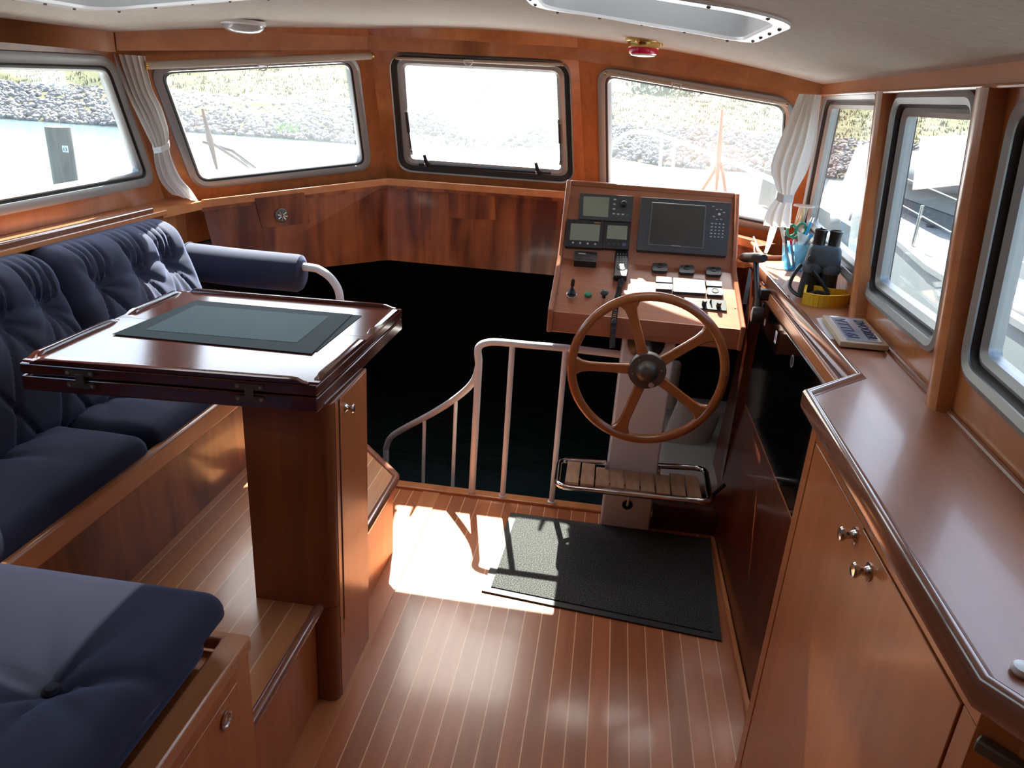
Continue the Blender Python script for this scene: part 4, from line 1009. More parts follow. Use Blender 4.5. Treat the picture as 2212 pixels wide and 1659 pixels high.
# angled end with a drawer
a_, b_ = V((CXF, .758, 0)), V((.765, .50, 0)); dr = (b_-a_).normalized(); nn = ZF.cross(dr); nn = -nn if nn.y > 0 else nn
obj('end_post', MB().prism([a_, a_+dr*.055, a_+dr*.055-nn*.014, a_-nn*.014], (0, 0, 1.088)), 'cabinet', t)
dw = obj('drawer', MB().prism([a_+dr*.06+ZF*.86, a_+dr*.34+ZF*.86, a_+dr*.34-nn*.014+ZF*.86, a_+dr*.06-nn*.014+ZF*.86], (0, 0, .215)), 'cabinet', t, bev=.001)
hl = onpl(2207, 1650, (a_, nn)); obj('handle', MB().obox(hl+nn*.010, dr, ZF, nn, .045, .009, .008), 'bronze', dw, bev=.003)

# recessed side with the smoked refrigerator door, under the narrow part of the worktop
def fxz(z): return .588+.034*min(1, z/.62)
def fpl(y, z, d=0): return V((fxz(z)-d, y, z))
mb = MB(); ys_ = (1.62, 3.22)
mb.loft([[fpl(y, z) for y, z in ((ys_[0], 0), (ys_[0], .62), (ys_[0], 1.09), (ys_[1], 1.09), (ys_[1], .62), (ys_[1], 0))],
         [fpl(y, z, -.2) for y, z in ((ys_[0], 0), (ys_[0], .62), (ys_[0], 1.09), (ys_[1], 1.09), (ys_[1], .62), (ys_[1], 0))]], True, True)
t = thing('refrigerator_cabinet', (.65, 2.4, 0), 'mahogany side cabinet with a smoked glass refrigerator door below the narrow worktop', 'refrigerator')
obj('side_panel', mb, 'mahog_side', t)
PF = (fpl(2, .9), V((-1, 0, 0)))
zt_, zb_ = 1.045, .632
dr_ = obj('door_frame', MB().box(fxz(1)-.006, fxz(1)+.01, 1.64, 2.86, zb_-.018, zt_+.012), 'cherry', t, bev=.002)
gl = obj('smoked_glass', MB().box(fxz(1)-.012, fxz(1)-.005, 1.64, 2.84, zb_, zt_), 'glasscab', t, bev=.002)
obj('upper_rail', MB().box(fxz(1)-.010, fxz(1)+.01, 1.62, 3.2, zt_+.012, 1.088), 'cherry', t, bev=.003)
obj('shutter_tab', MB().box(fxz(1)-.016, fxz(1)-.006, 2.83, 2.85, 1.0, 1.035), 'black', t, bev=.001)
def sticker(nm, c, w_, h_, m, parent, rnd=False, lb=None):
    x = fxz(1)-.0125
    if rnd: o = obj(nm, MB().lathe([(w_, 0), (w_, .0005), (.0005, .0005)], V((x, c[0], c[1])), (-1, 0, 0), 28), m, parent)
    else: o = obj(nm, MB().box(x-.0006, x, c[0]-w_, c[0]+w_, c[1]-h_, c[1]+h_), m, parent)
    return o
s1 = onx(1684, 729, fxz(1)); a = sticker('sticker', (s1.y, s1.z), .014, .021, 'paper', gl); a['label'] = 'white sticker with a small red mark'
sticker('red_print', (s1.y, s1.z-.002), .006, .008, mat('red_print', (.5, .02, .05), .5), a).location.x -= .0007
sticker('blue_print', (s1.y+.003, s1.z+.006), .006, .003, 'bluep', a).location.x -= .0008
s2 = onx(1720, 781, fxz(1)); a = sticker('sticker', (s2.y, s2.z), .020, .02, mat('grey_sticker', (.25, .25, .25), .5), gl, True); a['label'] = 'round grey sticker'
sticker('emblem', (s2.y, s2.z), .015, .015, 'black', a, True).location.x -= .0006
s3 = onx(1660, 697, fxz(1)); a = sticker('sticker', (s3.y, s3.z), .012, .012, 'paper', gl)
lt = onx(1671, 1050, .60); obj('finger_latch', MB().lathe([(.016, 0), (.016, .003), (.011, .004), (.001, .002)], V((fxz(lt.z)-.001, lt.y, lt.z)), (-1, 0, 0), 24), 'steel', t)
# deep side of the stairwell right of the helm
struct('wall_stair_right', MB().box(.60, .98, 2.95, 3.0, -.85, 1.08), 'mahog_dark')

# ---- engine throttle lever
t = thing('throttle_lever', onx(1640, 660, .60), 'black engine throttle lever with a T shaped grip beside the console', 'lever')
XT = .575
g = lambda u, v, x=XT: onx(u, v, x)
obj('grip', MB().tube([g(1603, 556, XT-.01), g(1608, 556, XT-.008), g(1644, 557, XT), g(1650, 558, XT)], [.014, .019, .019, .014], 16), 'black', t)
obj('arm', MB().tube([g(1633, 565), g(1634, 600), g(1637, 645), g(1636, 672)], [.011, .0095, .009, .012], 12, smooth=0), 'black', t)
obj('hub_housing', MB().lathe([(.03, -.02), (.032, 0), (.028, .018), (.012, .022), (.0005, .022)], g(1635, 680), (-1, .1, 0), 28), 'black', t)
obj('bracket', MB().obox(g(1652, 636, .60), (0, 1, 0), (0, 0, 1), (1, 0, 0), .02, .02, .02), 'black', t, bev=.004)
# chromed pull handle in front of the ledge
t = thing('chrome_tap', onx(1640, 545, .60), 'small chrome lever handle standing behind the throttle lever', 'handle')
obj('stem', MB().tube([onx(1648, 558, .61), onx(1636, 532, .61), onx(1628, 512, .61)], .0035, 10), 'chrome', t)
obj('collar', MB().tube([onx(1631, 552, .61), onx(1630, 535, .61)], [.008, .006], 12), 'chrome', t)

# ---- things on the worktop
BN = V((.738, 2.66, KZ))
t = thing('binoculars', BN, 'blue-grey rubber armoured binoculars standing on end on the worktop', 'binoculars')
ax = V((1, -.12, 0)).normalized(); back = V((.12, 1, 0)).normalized()
for s in (-1, 1):
    c_ = BN+ax*.028*s
    obj('barrel', MB().lathe([(.030, 0), (.034, .006), (.034, .02), (.031, .05), (.029, .09), (.030, .105)], c_, (0, 0, 1), 28), 'black', t)
    e = BN+ax*.024*s
    obj('eyepiece', MB().lathe([(.020, .172), (.020, .18), (.0195, .215), (.021, .217), (.021, .224), (.017, .226), (.016, .21), (.001, .208)], e, (0, 0, 1), 28), 'black', t)
obj('prism_housing', softbox(-.056, .056, -.030, .030, .098, .176, .016, 20, 10, 10, lambda p: BN+ax*p.x*(1-.12*max(0, (p.z-.12)/.06))+back*p.y+ZF*p.z), 'greyb', t)
for s in (-1, 1):
    obj('armour_sleeve', MB().lathe([(.031, .080), (.0335, .085), (.034, .10), (.032, .112)], BN+ax*.028*s, (0, 0, 1), 28), 'greyb', t)
obj('focus_wheel', MB().lathe([(.012, .10), (.012, .165), (.009, .172), (.001, .172)], BN-back*.012, (0, 0, 1), 20), 'black', t)
obj('strap_lug', MB().lathe([(.014, 0), (.014, .006), (.001, .008)], BN-ax*.040-back*.031+ZF*.13, -back, 20), 'grey', t)
obj('neck_strap', MB().tube([BN-ax*.066+ZF*.10, BN-ax*.085-back*.02+ZF*.07, BN-ax*.095-back*.05+ZF*.03, BN-ax*.06-back*.09+ZF*.012, BN-ax*.01-back*.085+ZF*.03, BN+ax*.03-back*.06+ZF*.022, BN+ax*.0-back*.045+ZF*.06, BN-ax*.03-back*.04+ZF*.09], .0065, 8, smooth=5), 'black', t)
# yellow float strap
c = [onz(u, v, KZ) for u, v in [(1733, 657), (1775, 664), (1826, 662), (1830, 652), (1790, 648), (1752, 640), (1740, 634)]]
def ribbon(path, h, th=.004):
    mb = MB(); L1 = [[p, p+ZF*h] for p in path]
    for i in range(len(path)-1):
        d = (path[i+1]-path[i]); s = ZF.cross(d).normalized()*th
        mb.hexa([path[i]-s, path[i+1]-s, path[i+1]+s, path[i]+s, path[i]-s+ZF*h, path[i+1]-s+ZF*h, path[i+1]+s+ZF*h, path[i]+s+ZF*h])
    return mb
tag(obj('float_strap', ribbon(catmull(c+[c[0]], 5), .040), 'yellow'), 'folded yellow foam strap lying in front of the binoculars', 'strap')
tag(obj('cable_plug', MB().tube([onz(1836, 648, KZ+.012), onz(1846, 638, KZ+.014), onz(1843, 625, KZ+.012)], [.008, .010, .006], 12), mat('dark_green_rubber', (.02, .06, .05), .5)), 'small dark green plug on the worktop right of the yellow strap', 'plug')
# pen pot
PC_ = V((.748, 3.09, KZ))
t = thing('pen_pot', PC_, 'transparent blue plastic pen pot in the far corner of the worktop', 'pen pot')
def sq(s, z, dz=0): return [PC_+V((a*s, b*s*.8, z)) for a, b in ((-1, -1), (1, -1), (1, 1), (-1, 1))]
obj('cup', MB().loft([rounded(sq(.038, 0), .01, 3), rounded(sq(.052, .105), .014, 3), rounded(sq(.049, .105), .014, 3), rounded(sq(.035, .004), .01, 3)], True, True), 'tinted', t)
def pen(nm, base, top, r, m, lb, cat='pen', tip=None, grp='things standing in the pen pot'):
    b_, t_ = PC_+V(base), PC_+V(top); tt = thing(nm, b_, lb, cat, grp)
    obj('shaft', MB().tube([b_, t_], r, 12), m, tt)
    if tip: obj('cap', MB().tube([t_, t_+(t_-b_).normalized()*.02], [r*1.15, r*.9], 12), tip, tt)
pen('marker_pen', (-.01, 0, .01), (-.075, .0, .17), .008, 'alu_dull', 'grey marker pen leaning left out of the pen pot', tip='milk')
pen('ballpoint_pen', (-.02, -.015, .01), (-.058, -.03, .135), .004, 'black', 'thin black ballpoint pen at the left rim of the pen pot', tip='chrome')
pen('felt_pen', (.0, -.02, .01), (-.035, -.03, .12), .0045, 'redlens', 'small red felt pen at the front of the pen pot')
pen('ballpoint_pen', (-.0, .01, .01), (.035, .0, .19), .006, 'bluep', 'bright blue ballpoint pen standing tallest in the pen pot', tip='chrome')
pen('letter_opener', (-.03, -.01, .01), (.045, -.01, .145), .007, 'bluep', 'light blue letter opener leaning right out of the pen pot')
pen('pencil', (.02, .0, .01), (.085, .02, .17), .004, 'grey', 'slim dark pencil leaning right out of the pen pot')
t = thing('scissors', PC_+V((0, .01, .01)), 'scissors with green plastic handles standing in the pen pot', 'scissors', 'things standing in the pen pot')
obj('blade', MB().tube([PC_+V((.0, .01, .01)), PC_+V((-.012, .01, .125))], .004, 8), 'steel', t)
for cxx, czz in ((-.030, .150), (.006, .160)):
    cc_ = PC_+V((cxx, .008, czz)); obj('handle', MB().tube([cc_+V((.017*math.cos(k*math.pi/8), 0, .022*math.sin(k*math.pi/8))) for k in range(16)], .0055, 8, closed=True), 'greenp', t)
    obj('shank', MB().tube([PC_+V((-.012, .01, .12)), cc_-V((0, 0, .018))], .0055, 8), 'greenp', t)
rz = PC_+V((.012, -.02, .125))
tag(obj('set_square', MB().prism([rz+V((-.028, 0, .03)), rz+V((.032, .0, .008)), rz+V((.0, 0, -.06))], (0, .002, 0)), 'clearp'), 'small clear plastic set square standing in the pen pot', 'ruler', 'things standing in the pen pot')
# disc, fiddle block, lamp
dc = onz(1682, 577, KZ)
tag(obj('coaster', MB().lathe([(.058, 0), (.058, .004), (.0005, .004)], dc, (0, 0, 1), 40), 'paper'), 'flat white round disc lying at the far end of the worktop', 'coaster')
t = thing('wooden_tray', onz(1650, 545, KZ), 'small open cherry wood tray with rounded rails at the far corner of the worktop', 'tray')
ty = [onz(1648, 562, KZ), onz(1692, 562, KZ), V((.76, 3.27, KZ)), V((.62, 3.34, KZ))]
obj('base', MB().prism(ty, (0, 0, .012)), 'cherry', t)
obj('rail', MB().tube([ty[0]+ZF*.012, ty[1]+ZF*.012], .008, 10), 'mouldwood', t); obj('rail', MB().tube([ty[1]+ZF*.012, ty[2]+ZF*.04], .010, 10), 'cherry', t); obj('rail', MB().tube([ty[0]+ZF*.012, ty[3]+ZF*.05], .010, 10), 'cherry', t)
lm = V((.80, 3.05, 1.20))
t = thing('oil_lamp', V((lm.x, lm.y, KZ)), 'small brass oil lamp with a clear disc shade in front of the curtained corner', 'lamp')
la = onx(1722, 498, .80); lb_ = onx(1737, 445, .80)
obj('stand', MB().tube([V((la.x, la.y, KZ)), la], .010, 12), 'brass', t)
obj('font', MB().tube([la, la.lerp(lb_, .3), la.lerp(lb_, .6), lb_], [.008, .016, .012, .006], 16, smooth=3), 'brass', t)
obj('chimney', MB().tube([la.lerp(lb_, .1), lb_], .019, 18, cap=False), 'clearp', t)
obj('shade', MB().lathe([(.041, -.003), (.043, 0), (.041, .004), (.012, .006), (.012, .0)], lb_, (0, 0, 1), 32), 'clearp', t)
# number plate on its board, papers below
TZp = KZ+.020
B4 = [onz(1777, 680, TZp), onz(1868, 688, TZp), onz(1922, 747.5, TZp), onz(1816, 737, TZp)]
tag(obj('leaflet', MB().prism([onz(1763, 688, KZ+.0005), onz(1790, 686, KZ+.0005), onz(1826, 735, KZ+.0005), onz(1790, 733, KZ+.0005)], (0, 0, .001)), 'paper'), 'pale printed leaflet sticking out on the left under the number plate', 'paper', 'papers under the number plate')
tag(obj('leaflet', MB().prism([onz(1850, 700, KZ+.002), onz(1893, 697, KZ+.002), onz(1922, 742, KZ+.002), onz(1880, 745, KZ+.002)], (0, 0, .001)), 'teal'), 'teal card sticking out on the right under the number plate', 'paper', 'papers under the number plate')
tag(obj('leaflet', MB().prism([onz(1860, 725, KZ+.0032), onz(1905, 722, KZ+.0032), onz(1937, 750, KZ+.0032), onz(1880, 752, KZ+.0032)], (0, 0, .001)), 'canvas'), 'grey sheet under the near right corner of the number plate', 'paper', 'papers under the number plate')
t = thing('number_plate', sum(B4, V())/4-ZF*.015, 'embossed metal number plate with dark blue writing mounted on a pale board', 'sign')
obj('board', MB().prism([p-ZF*.0158 for p in B4], (0, 0, .0158)), 'kraft', t, bev=.002)
ip = inset(B4, .014, ZF)
pl_ = obj('plate', MB().loft([rounded(ip, .012, 5), [p+ZF*.003 for p in rounded(inset(ip, .001, ZF), .012, 5)], [p+ZF*.003 for p in rounded(inset(ip, .004, ZF), .010, 5)], [p+ZF*.0015 for p in rounded(inset(ip, .007, ZF), .008, 5)]], True, True), mat('enamelled_plate', (.50, .51, .54), .2, coat=.6), t)
dx_ = ((ip[3]-ip[0])+(ip[2]-ip[1])).normalized(); up_ = ZF.cross(dx_); 
if up_.x < 0: up_ = -up_
w2 = (ip[3]-ip[0]).length
for txt, off, sz in (('VTTL6I', .012, .046), ('DVOOBEIL', .066, .040)):
    mb = text_mesh(txt, sz, .0006)
    wd = max(p.x for p in mb.v); sc_ = (w2*.80)/wd
    for p in mb.v: p.x *= sc_
    place(mb, ip[0]+dx_*w2*.08+up_*off+ZF*.0025, dx_, up_, ZF); obj('lettering', mb, 'navy', pl_, flat=True)
kb = onz(2209, 1455, KZ)
tag(obj('round_stopper', MB().lathe([(.012, 0), (.014, .004), (.012, .010), (.001, .012)], kb, (0, 0, 1), 20), 'milk'), 'small white round stopper on the near end of the worktop', 'stopper')

# ================================================================== WINDOW DRESSING AND CEILING FITTINGS
def drape(name, rows, y_of, label, folds=5, amp=.018, parent=None, seed=0):
    """gathered cloth: rows = (left px, right px) from top to bottom; returns a mesh with soft folds"""
    L_, R_ = [], []
    for k, ((a, b), (c_, d_), am) in enumerate(rows): L_.append((onpl(a, b, (V((0, y_of[0], 1.78)), V((0, -1, -.42)).normalized())), am)); R_.append((onpl(c_, d_, (V((0, y_of[1], 1.78)), V((0, -1, -.42)).normalized())), am))
    Lp, Rp = catmull([p for p, _ in L_], 6), catmull([p for p, _ in R_], 6)
    n = len(Lp); ams = [L_[min(i//6, len(L_)-1)][1]*(1-(i % 6)/6)+L_[min(i//6+1, len(L_)-1)][1]*((i % 6)/6) for i in range(n)]
    def f(a, b):
        k = b*(n-1); i = min(int(k), n-2); t_ = k-i
        l, r = Lp[i].lerp(Lp[i+1], t_), Rp[i].lerp(Rp[i+1], t_); am = ams[i]*(1-t_)+ams[min(i+1, n-1)]*t_
        p = l.lerp(r, a); ph = a*folds*2*math.pi+seed+.8*math.sin(b*4)
        p += V((.3, -1, 0)).normalized()*(math.sin(ph)*am+.35*am*math.sin(ph*2.3+1)); return p
    mb = MB().grid(f, 70, 60); front = [p.copy() for p in mb.v]
    return mb
t = thing('curtain', (-1.9, 3.0, 1.2), 'sheer white curtain tied back in the front left corner between two windows', 'curtain', 'sheer corner curtains')
rows = [((241, 116), (313, 121), .012), ((259, 160), (320, 155), .014), ((278, 205), (331, 195), .016), ((300, 252), (349, 232), .016), ((321, 298), (363, 280), .012), ((333, 322), (363, 312), .006)]
o = obj('cloth', drape('c', rows, (2.79, 2.82), '', 5), 'curtain', t, fix=False, angle=180)
rows = [((332, 322), (364, 312), .006), ((336, 355), (375, 350), .012), ((346, 388), (392, 384), .012), ((360, 408), (414, 410), .010), ((372, 420), (431, 437), .006)]
obj('tail', drape('c', rows, (2.79, 2.82), '', 3, seed=1), 'curtain', t, fix=False, angle=180)
tb = [ony(u, v, 2.90+d) for u, v, d in ((331, 322, .0), (334, 332, -.02), (350, 329, -.025), (365, 321, -.01), (366, 314, .02))]
obj('tie_back', ribbon(tb, .022, .002), 'curtain', t)
t = thing('curtain', (.72, 3.1, 1.2), 'sheer white curtain tied back in the front right corner beside the worktop', 'curtain', 'sheer corner curtains')
rows = [((1727, 203), (1770, 205), .012), ((1708, 251), (1764, 255), .014), ((1687, 301), (1757, 310), .016), ((1666, 360), (1740, 365), .016), ((1672, 395), (1722, 402), .010), ((1682, 424), (1711, 428), .005)]
obj('cloth', drape('c', rows, (2.82, 2.80), '', 4, .02, seed=2), 'curtain', t, fix=False, angle=180)
rows = [((1680, 424), (1712, 428), .006), ((1658, 458), (1710, 466), .012), ((1647, 487), (1704, 492), .012)]
obj('tail', drape('c', rows, (2.82, 2.80), '', 3, seed=3), 'curtain', t, fix=False, angle=180)
rows = [((1664, 488), (1680, 489), .004), ((1658, 515), (1671, 518), .004), ((1650, 545), (1656, 548), .002)]
obj('tail_end', drape('c', rows, (2.82, 2.81), '', 1, seed=3), 'curtain', t, fix=False, angle=180)
obj('tie_back', ribbon([ony(1677, 432, 2.965), ony(1690, 438, 2.94), ony(1712, 438, 2.955)], .028, .002), 'curtain', t)
# roller blinds
def blind(px0, px1, pl, label, r=.012, pull=None, d=.030):
    a, b = onpl(*px0, pl)+pl[1]*d, onpl(*px1, pl)+pl[1]*d
    t = thing('roller_blind', (a+b)/2, label, 'blind', 'roller blinds above the windscreens')
    obj('roll', MB().tube([a, b], r, 14), 'milk' if 0 else mat('blind_fabric', (.50, .44, .37), .7), t)
    e = (b-a).normalized()
    for p, s in ((a, -1), (b, 1)): obj('end_cap', MB().tube([p, p+e*s*.008], r*1.15, 14), 'brass', t)
    if pull:
        c_ = onpl(*pull, pl)+pl[1]*(d+.004); dn = V((0, 0, -1)); u_ = e
        obj('pull_ring', MB().tube([c_+u_*.020*math.cos(math.pi*k/10)+dn*.022*math.sin(math.pi*k/10)*1.0 for k in range(11)]+[c_+u_*x for x in (-.01, 0, .01)], .0028, 8, closed=True), 'milk', t)
blind((310, 128), (790, 110), PL, 'rolled cream blind with a pull ring above the left windscreen', .014, (557, 127), .05)
blind((862, 118), (1215, 131), PC, 'thin rolled blind with a pull ring above the centre windscreen', .006, (1015, 121), .032)
blind((1318, 148), (1705, 212), PR, 'thin rolled blind with a pull ring above the right windscreen', .007, (1469, 168), .040)
# centre window hardware
nP = PC[1]
for (u, v) in ((926, 352), (1166, 369)):
    c_ = onpl(u, v+6, PC)-nP*.012; t = thing('window_latch', c_, 'dark lever latch at the bottom %s of the centre windscreen' % ('left' if u < 1000 else 'right'), 'latch', 'centre windscreen latches')
    upv = (A0-B0).normalized(); sd_ = nP.cross(upv).normalized()
    obj('base', MB().obox(c_, sd_, upv, nP, .022, .011, .010), 'grey', t, bev=.003)
    top_ = onpl(u-8, v-24, PC)+nP*.02
    obj('lever', MB().tube([c_+nP*.012+upv*.004, c_.lerp(top_, .5)+nP*.016, top_], [.013, .010, .008], 10), 'black', t)
    obj('boss', MB().obox(c_+sd_*.014+nP*.012+upv*.006, sd_, upv, nP, .008, .008, .008), 'steel', t, bev=.002)
for (u0, v0, u1, v1) in ((876, 240, 888, 332), (1208, 265, 1211, 355)):
    a, b = onpl(u0, v0, PC)-nP*.01, onpl(u1, v1, PC)-nP*.01
    t = thing('window_stay', a, 'dark gas stay on the %s side of the centre windscreen' % ('left' if u0 < 1000 else 'right'), 'window stay', 'centre windscreen stays')
    obj('strut', MB().tube([a, a.lerp(b, .5), a.lerp(b, .52), b], [.0085, .0085, .004, .004], 10), 'black', t)
    for p in (a, b): obj('bracket', MB().obox(p, (1, 0, 0), (0, 0, 1), (0, 1, 0), .008, .010, .006), 'steel', t, bev=.001)
# ceiling lamps
def onceil(u, v):
    d = ray(u, v); k = .3
    while k < 4:
        p = EYE+d*(k/d.y)
        if p.z > cz(p.x): break
        k += .002
    p.z = cz(p.x); return p
p = onceil(525, 47)
t = thing('ceiling_lamp', p, 'low domed grey and white lamp on the ceiling at the left', 'lamp')
obj('base', MB().lathe([(.082, .004), (.084, -.006), (.080, -.012), (.02, -.014)], p, (0, 0, 1), 40), 'milk', t)
obj('lens', MB().lathe([(.077, -.012), (.074, -.022), (.058, -.034), (.03, -.040), (.001, -.041)], p, (0, 0, 1), 40), mat('grey_lens', (.42, .43, .43), .25, coat=.5), t)
p = onceil(1392, 87)
t = thing('red_ceiling_lamp', p, 'round brass ceiling lamp with a red and white lens above the right windscreen', 'lamp')
obj('brass_ring', MB().lathe([(.070, .006), (.071, -.004), (.060, -.006), (.060, -.010), (.057, -.022), (.058, -.026), (.054, -.028)], p, (0, 0, 1), 48), 'brass', t)
obj('red_lens', MB().lathe([(.055, -.026), (.056, -.036), (.052, -.046), (.046, -.049)], p, (0, 0, 1), 48), 'redlens', t)
obj('white_lens', MB().lathe([(.048, -.047), (.044, -.053), (.02, -.056), (.001, -.056)], p, (0, 0, 1), 48), 'milk', t)
for k in range(3):
    a = 2*math.pi*k/3+.15; q_ = p+V((.068*math.cos(a), .068*math.sin(a), -.002))
    obj('ear', MB().lathe([(.008, .0), (.008, -.006), (.003, -.012), (.001, -.014)], q_, (0, 0, 1), 12), 'brass', t)

# ================================================================== OUTSIDE
def wiper(nm, blade, arm, y, m, lb):
    a, b = [ony(u, v, y[0]) for u, v in blade]; t = thing(nm, (a+b)/2, lb, 'wiper', 'windscreen wipers')
    obj('blade', MB().tube([a, a.lerp(b, .3), a.lerp(b, .5), a.lerp(b, .7), b], [.006, .010, .016, .011, .006], 8), m, t)
    for k, ar in enumerate(arm):
        obj('arm', MB().tube([ony(u, v, yy) for (u, v), yy in zip(ar, y[1:])], .009, 8), m, t)
yL = [3.62, 3.66, 3.70, 3.86]
wiper('windscreen_wiper', [(437, 235), (469, 366)], [[(437, 306), (500, 325), (560, 370)], [(452, 306), (508, 342), (545, 370)]], [3.62, 3.62, 3.72, 3.86], 'black', 'black wiper standing outside the left windscreen')
wiper('windscreen_wiper', [(1560, 236), (1547, 412)], [[(1552, 350), (1540, 375), (1516, 412)], [(1556, 350), (1562, 380), (1567, 415)]], [3.86, 3.86, 3.88, 3.90], mat('reflection_brown_wiper', (.22, .12, .06), .5), 'wiper with a painted brown reflection standing outside the right windscreen')  # brown of this wiper is a reflection put into its colour
# bow rail
t = thing('bow_rail', (-.64, 6, 1.07), 'white tubular bow rail on the foredeck seen through the right and left windscreens', 'railing')
def bp(u, v, y): return ony(u, v, y)
rr = [bp(1296, 330, 7.3), bp(1330, 305, 7.3), bp(1362, 286, 7.2), bp(1420, 291, 6.9), bp(1540, 334, 5.9), bp(1660, 385, 5.1), bp(1700, 408, 4.8)]
obj('top_tube', MB().tube(rr, .017, 10, smooth=4), 'white', t)
for (u0, v0, u1, v1, y) in ((1430, 300, 1465, 410, 6.6), (1458, 306, 1484, 412, 6.4), (1628, 378, 1622, 440, 5.25), (1540, 338, 1530, 360, 5.9)):
    a = bp(u0, v0, y); obj('stanchion', MB().tube([a, V((a.x+.02, a.y-.02, 1.07))], .013, 10), 'white', t)
obj('lower_wire', MB().tube([bp(1300, 340, 7), bp(1410, 365, 6.3), bp(1530, 408, 5.4), bp(1600, 440, 5.0)], .005, 6), 'white', t)
obj('port_tube', MB().tube([bp(690, 335, 6.2), bp(740, 322, 6.7), bp(790, 312, 7.1)], .012, 8), 'white', t)
for u in (757, 762): a = bp(u, 318, 6.7); obj('stanchion', MB().tube([a, V((a.x, a.y, 1.07))], .009, 8), 'white', t)
# mooring pile with its number
t = thing('mooring_pile', (-4.6, 6, WZ-1), 'dark weathered mooring pile in the water seen through the left side window', 'post')
YP = 6.0; a = ony(124, 274, YP); rP = (ony(147, 274, YP).x-ony(101, 274, YP).x)/2*1.0
obj('post', MB().tube([V((a.x, YP, a.z)), V((a.x+.02, YP, WZ-1))], rP, 20), 'pile', t)
sg = ony(141, 322, YP-rP*.9); nb = obj('number_tag', MB().obox(sg, (1, 0, 0), (0, 0, 1), (0, 1, 0), .024, .026, .003), 'paper', t)
mb = text_mesh('13', .04, .001); place(mb, sg+V((-.020, -.0045, -.015)), (1, 0, 0), (0, 0, 1), (0, -1, 0)); obj('number', mb, 'black', nb, flat=True)
# second pile, right
t = thing('mooring_pile', (2.4, 9, WZ-1), 'grey mooring pile partly behind the curtain in the right windscreen', 'post')
a = ony(1668, 368, 9.0); obj('post', MB().tube([a, V((a.x, 9, WZ-1))], .09, 16), 'pile', t)

# neighbouring sailboat alongside on the right
t = thing('sailboat', (3, 3, WZ), 'white sailboat with grey canvas covers moored alongside on the right', 'boat')
SX = 2.1
sec = [(-4, SX, .74), (2.5, SX, .75), (5.2, SX+.02, .79), (7.5, SX+.25, .86), (9.5, SX+.75, .95), (11, SX+1.4, 1.05)]
mb = MB().loft([[V((x, y, z)), V((x-.02, y, z-.08)), V((x+.12, y, WZ-.1)), V((5.4-(x-SX)*.9, y, WZ-.1)), V((5.6-(x-SX), y, z))] for y, x, z in sec], True, True); obj('hull', mb, mat('pale_grey_hull', (.16, .18, .185), .5), t)
mb = MB().loft([[V((x-.03, y, z)), V((x-.03, y, z+.035)), V((x+.05, y, z+.035)), V((x+.05, y, z))] for y, x, z in sec], True, True); obj('toe_rail', mb, 'boatwhite', t)
mb = MB().loft([[V((x+.03, y, z)), V((x+.03, y, z+.012)), V((5.5-(x-SX), y, z+.05)), V((5.5-(x-SX), y, z))] for y, x, z in sec], True, True); obj('deck', mb, 'boatwhite', t)
mb = MB().loft([[V((x+.022, y, z-.16)), V((x+.010, y, z-.19)), V((x-.012, y, z-.19)), V((x-.010, y, z-.16))] for y, x, z in sec], True, True)
obj('hull_stripe', MB().loft([[V((x+.004, y, z-.20)), V((x-.006, y, z-.20)), V((x+.0, y, z-.225)), V((x+.01, y, z-.225))] for y, x, z in sec], True, True), 'grey', t)
obj('coach_roof', MB().loft([[V((2.75, y, .80)), V((2.95, y, h)), V((4.6, y, h+.05)), V((4.9, y, .8))] for y, h in ((5.6, 1.12), (6.8, 1.16), (8.4, 1.12), (9.4, .98))], True, True), 'boatwhite', t, bev=.03)
obj('coach_window', MB().loft([[V((2.76, y, .88)), V((2.80, y, .98)), V((2.84, y, .98)), V((2.80, y, .88))] for y in (6.0, 8.2)], True, True), 'canvasd', t)
obj('cockpit_coaming', MB().box(2.62, 2.95, 3.6, 5.6, .78, 1.0), 'boatwhite', t, bev=.03)
obj('cockpit_seat_shade', MB().box(2.95, 3.9, 3.4, 5.5, .70, .80), 'canvasd', t)
def q3(*a): return [V(p) for p in a]
obj('spray_hood', MB().loft([q3((2.65, 5.0, .95), (2.72, 4.9, 1.2), (3.0, 4.85, 1.42), (3.7, 4.85, 1.45), (4.2, 4.9, 1.2)), q3((2.7, 5.9, .95), (2.8, 5.9, 1.12), (3.1, 5.9, 1.28), (3.7, 5.9, 1.28), (4.1, 5.9, 1.1)), q3((2.9, 6.5, .95), (2.95, 6.5, 1.0), (3.2, 6.5, 1.02), (3.7, 6.5, 1.02), (4.0, 6.5, 1.0))], False, False), 'boatgrey', t, fix=False)
obj('spray_hood_opening', MB().add([(2.70, 4.97, .92), (2.74, 4.95, 1.18), (3.0, 4.9, 1.38), (3.7, 4.9, 1.4), (4.1, 4.95, .92)], [(0, 1, 2, 3, 4)]), 'canvasd', t, fix=False)
obj('boom_cover', MB().tube([(3.3, 3.0, 1.50), (3.3, 5.0, 1.50), (3.3, 7.0, 1.42), (3.3, 8.4, 1.32)], [.10, .15, .16, .12], 12), 'boatwhite', t)
obj('furled_sail', softbox(2.55, 3.6, 6.6, 8.6, 1.16, 1.40, .11, 12, 16, 6), 'boatwhite', t)
wc = onx(2006, 500, 2.72)
obj('winch', MB().lathe([(.07, -.13), (.07, -.10), (.045, -.08), (.04, -.02), (.06, 0), (.06, .02), (.03, .03), (.03, .05), (.045, .055), (.001, .06)], wc, (0, 0, 1), 24), 'black', t)
obj('winch_post', MB().box(wc.x-.13, wc.x+.13, wc.y-.13, wc.y+.13, .80, wc.z-.12), 'boatwhite', t, bev=.02)
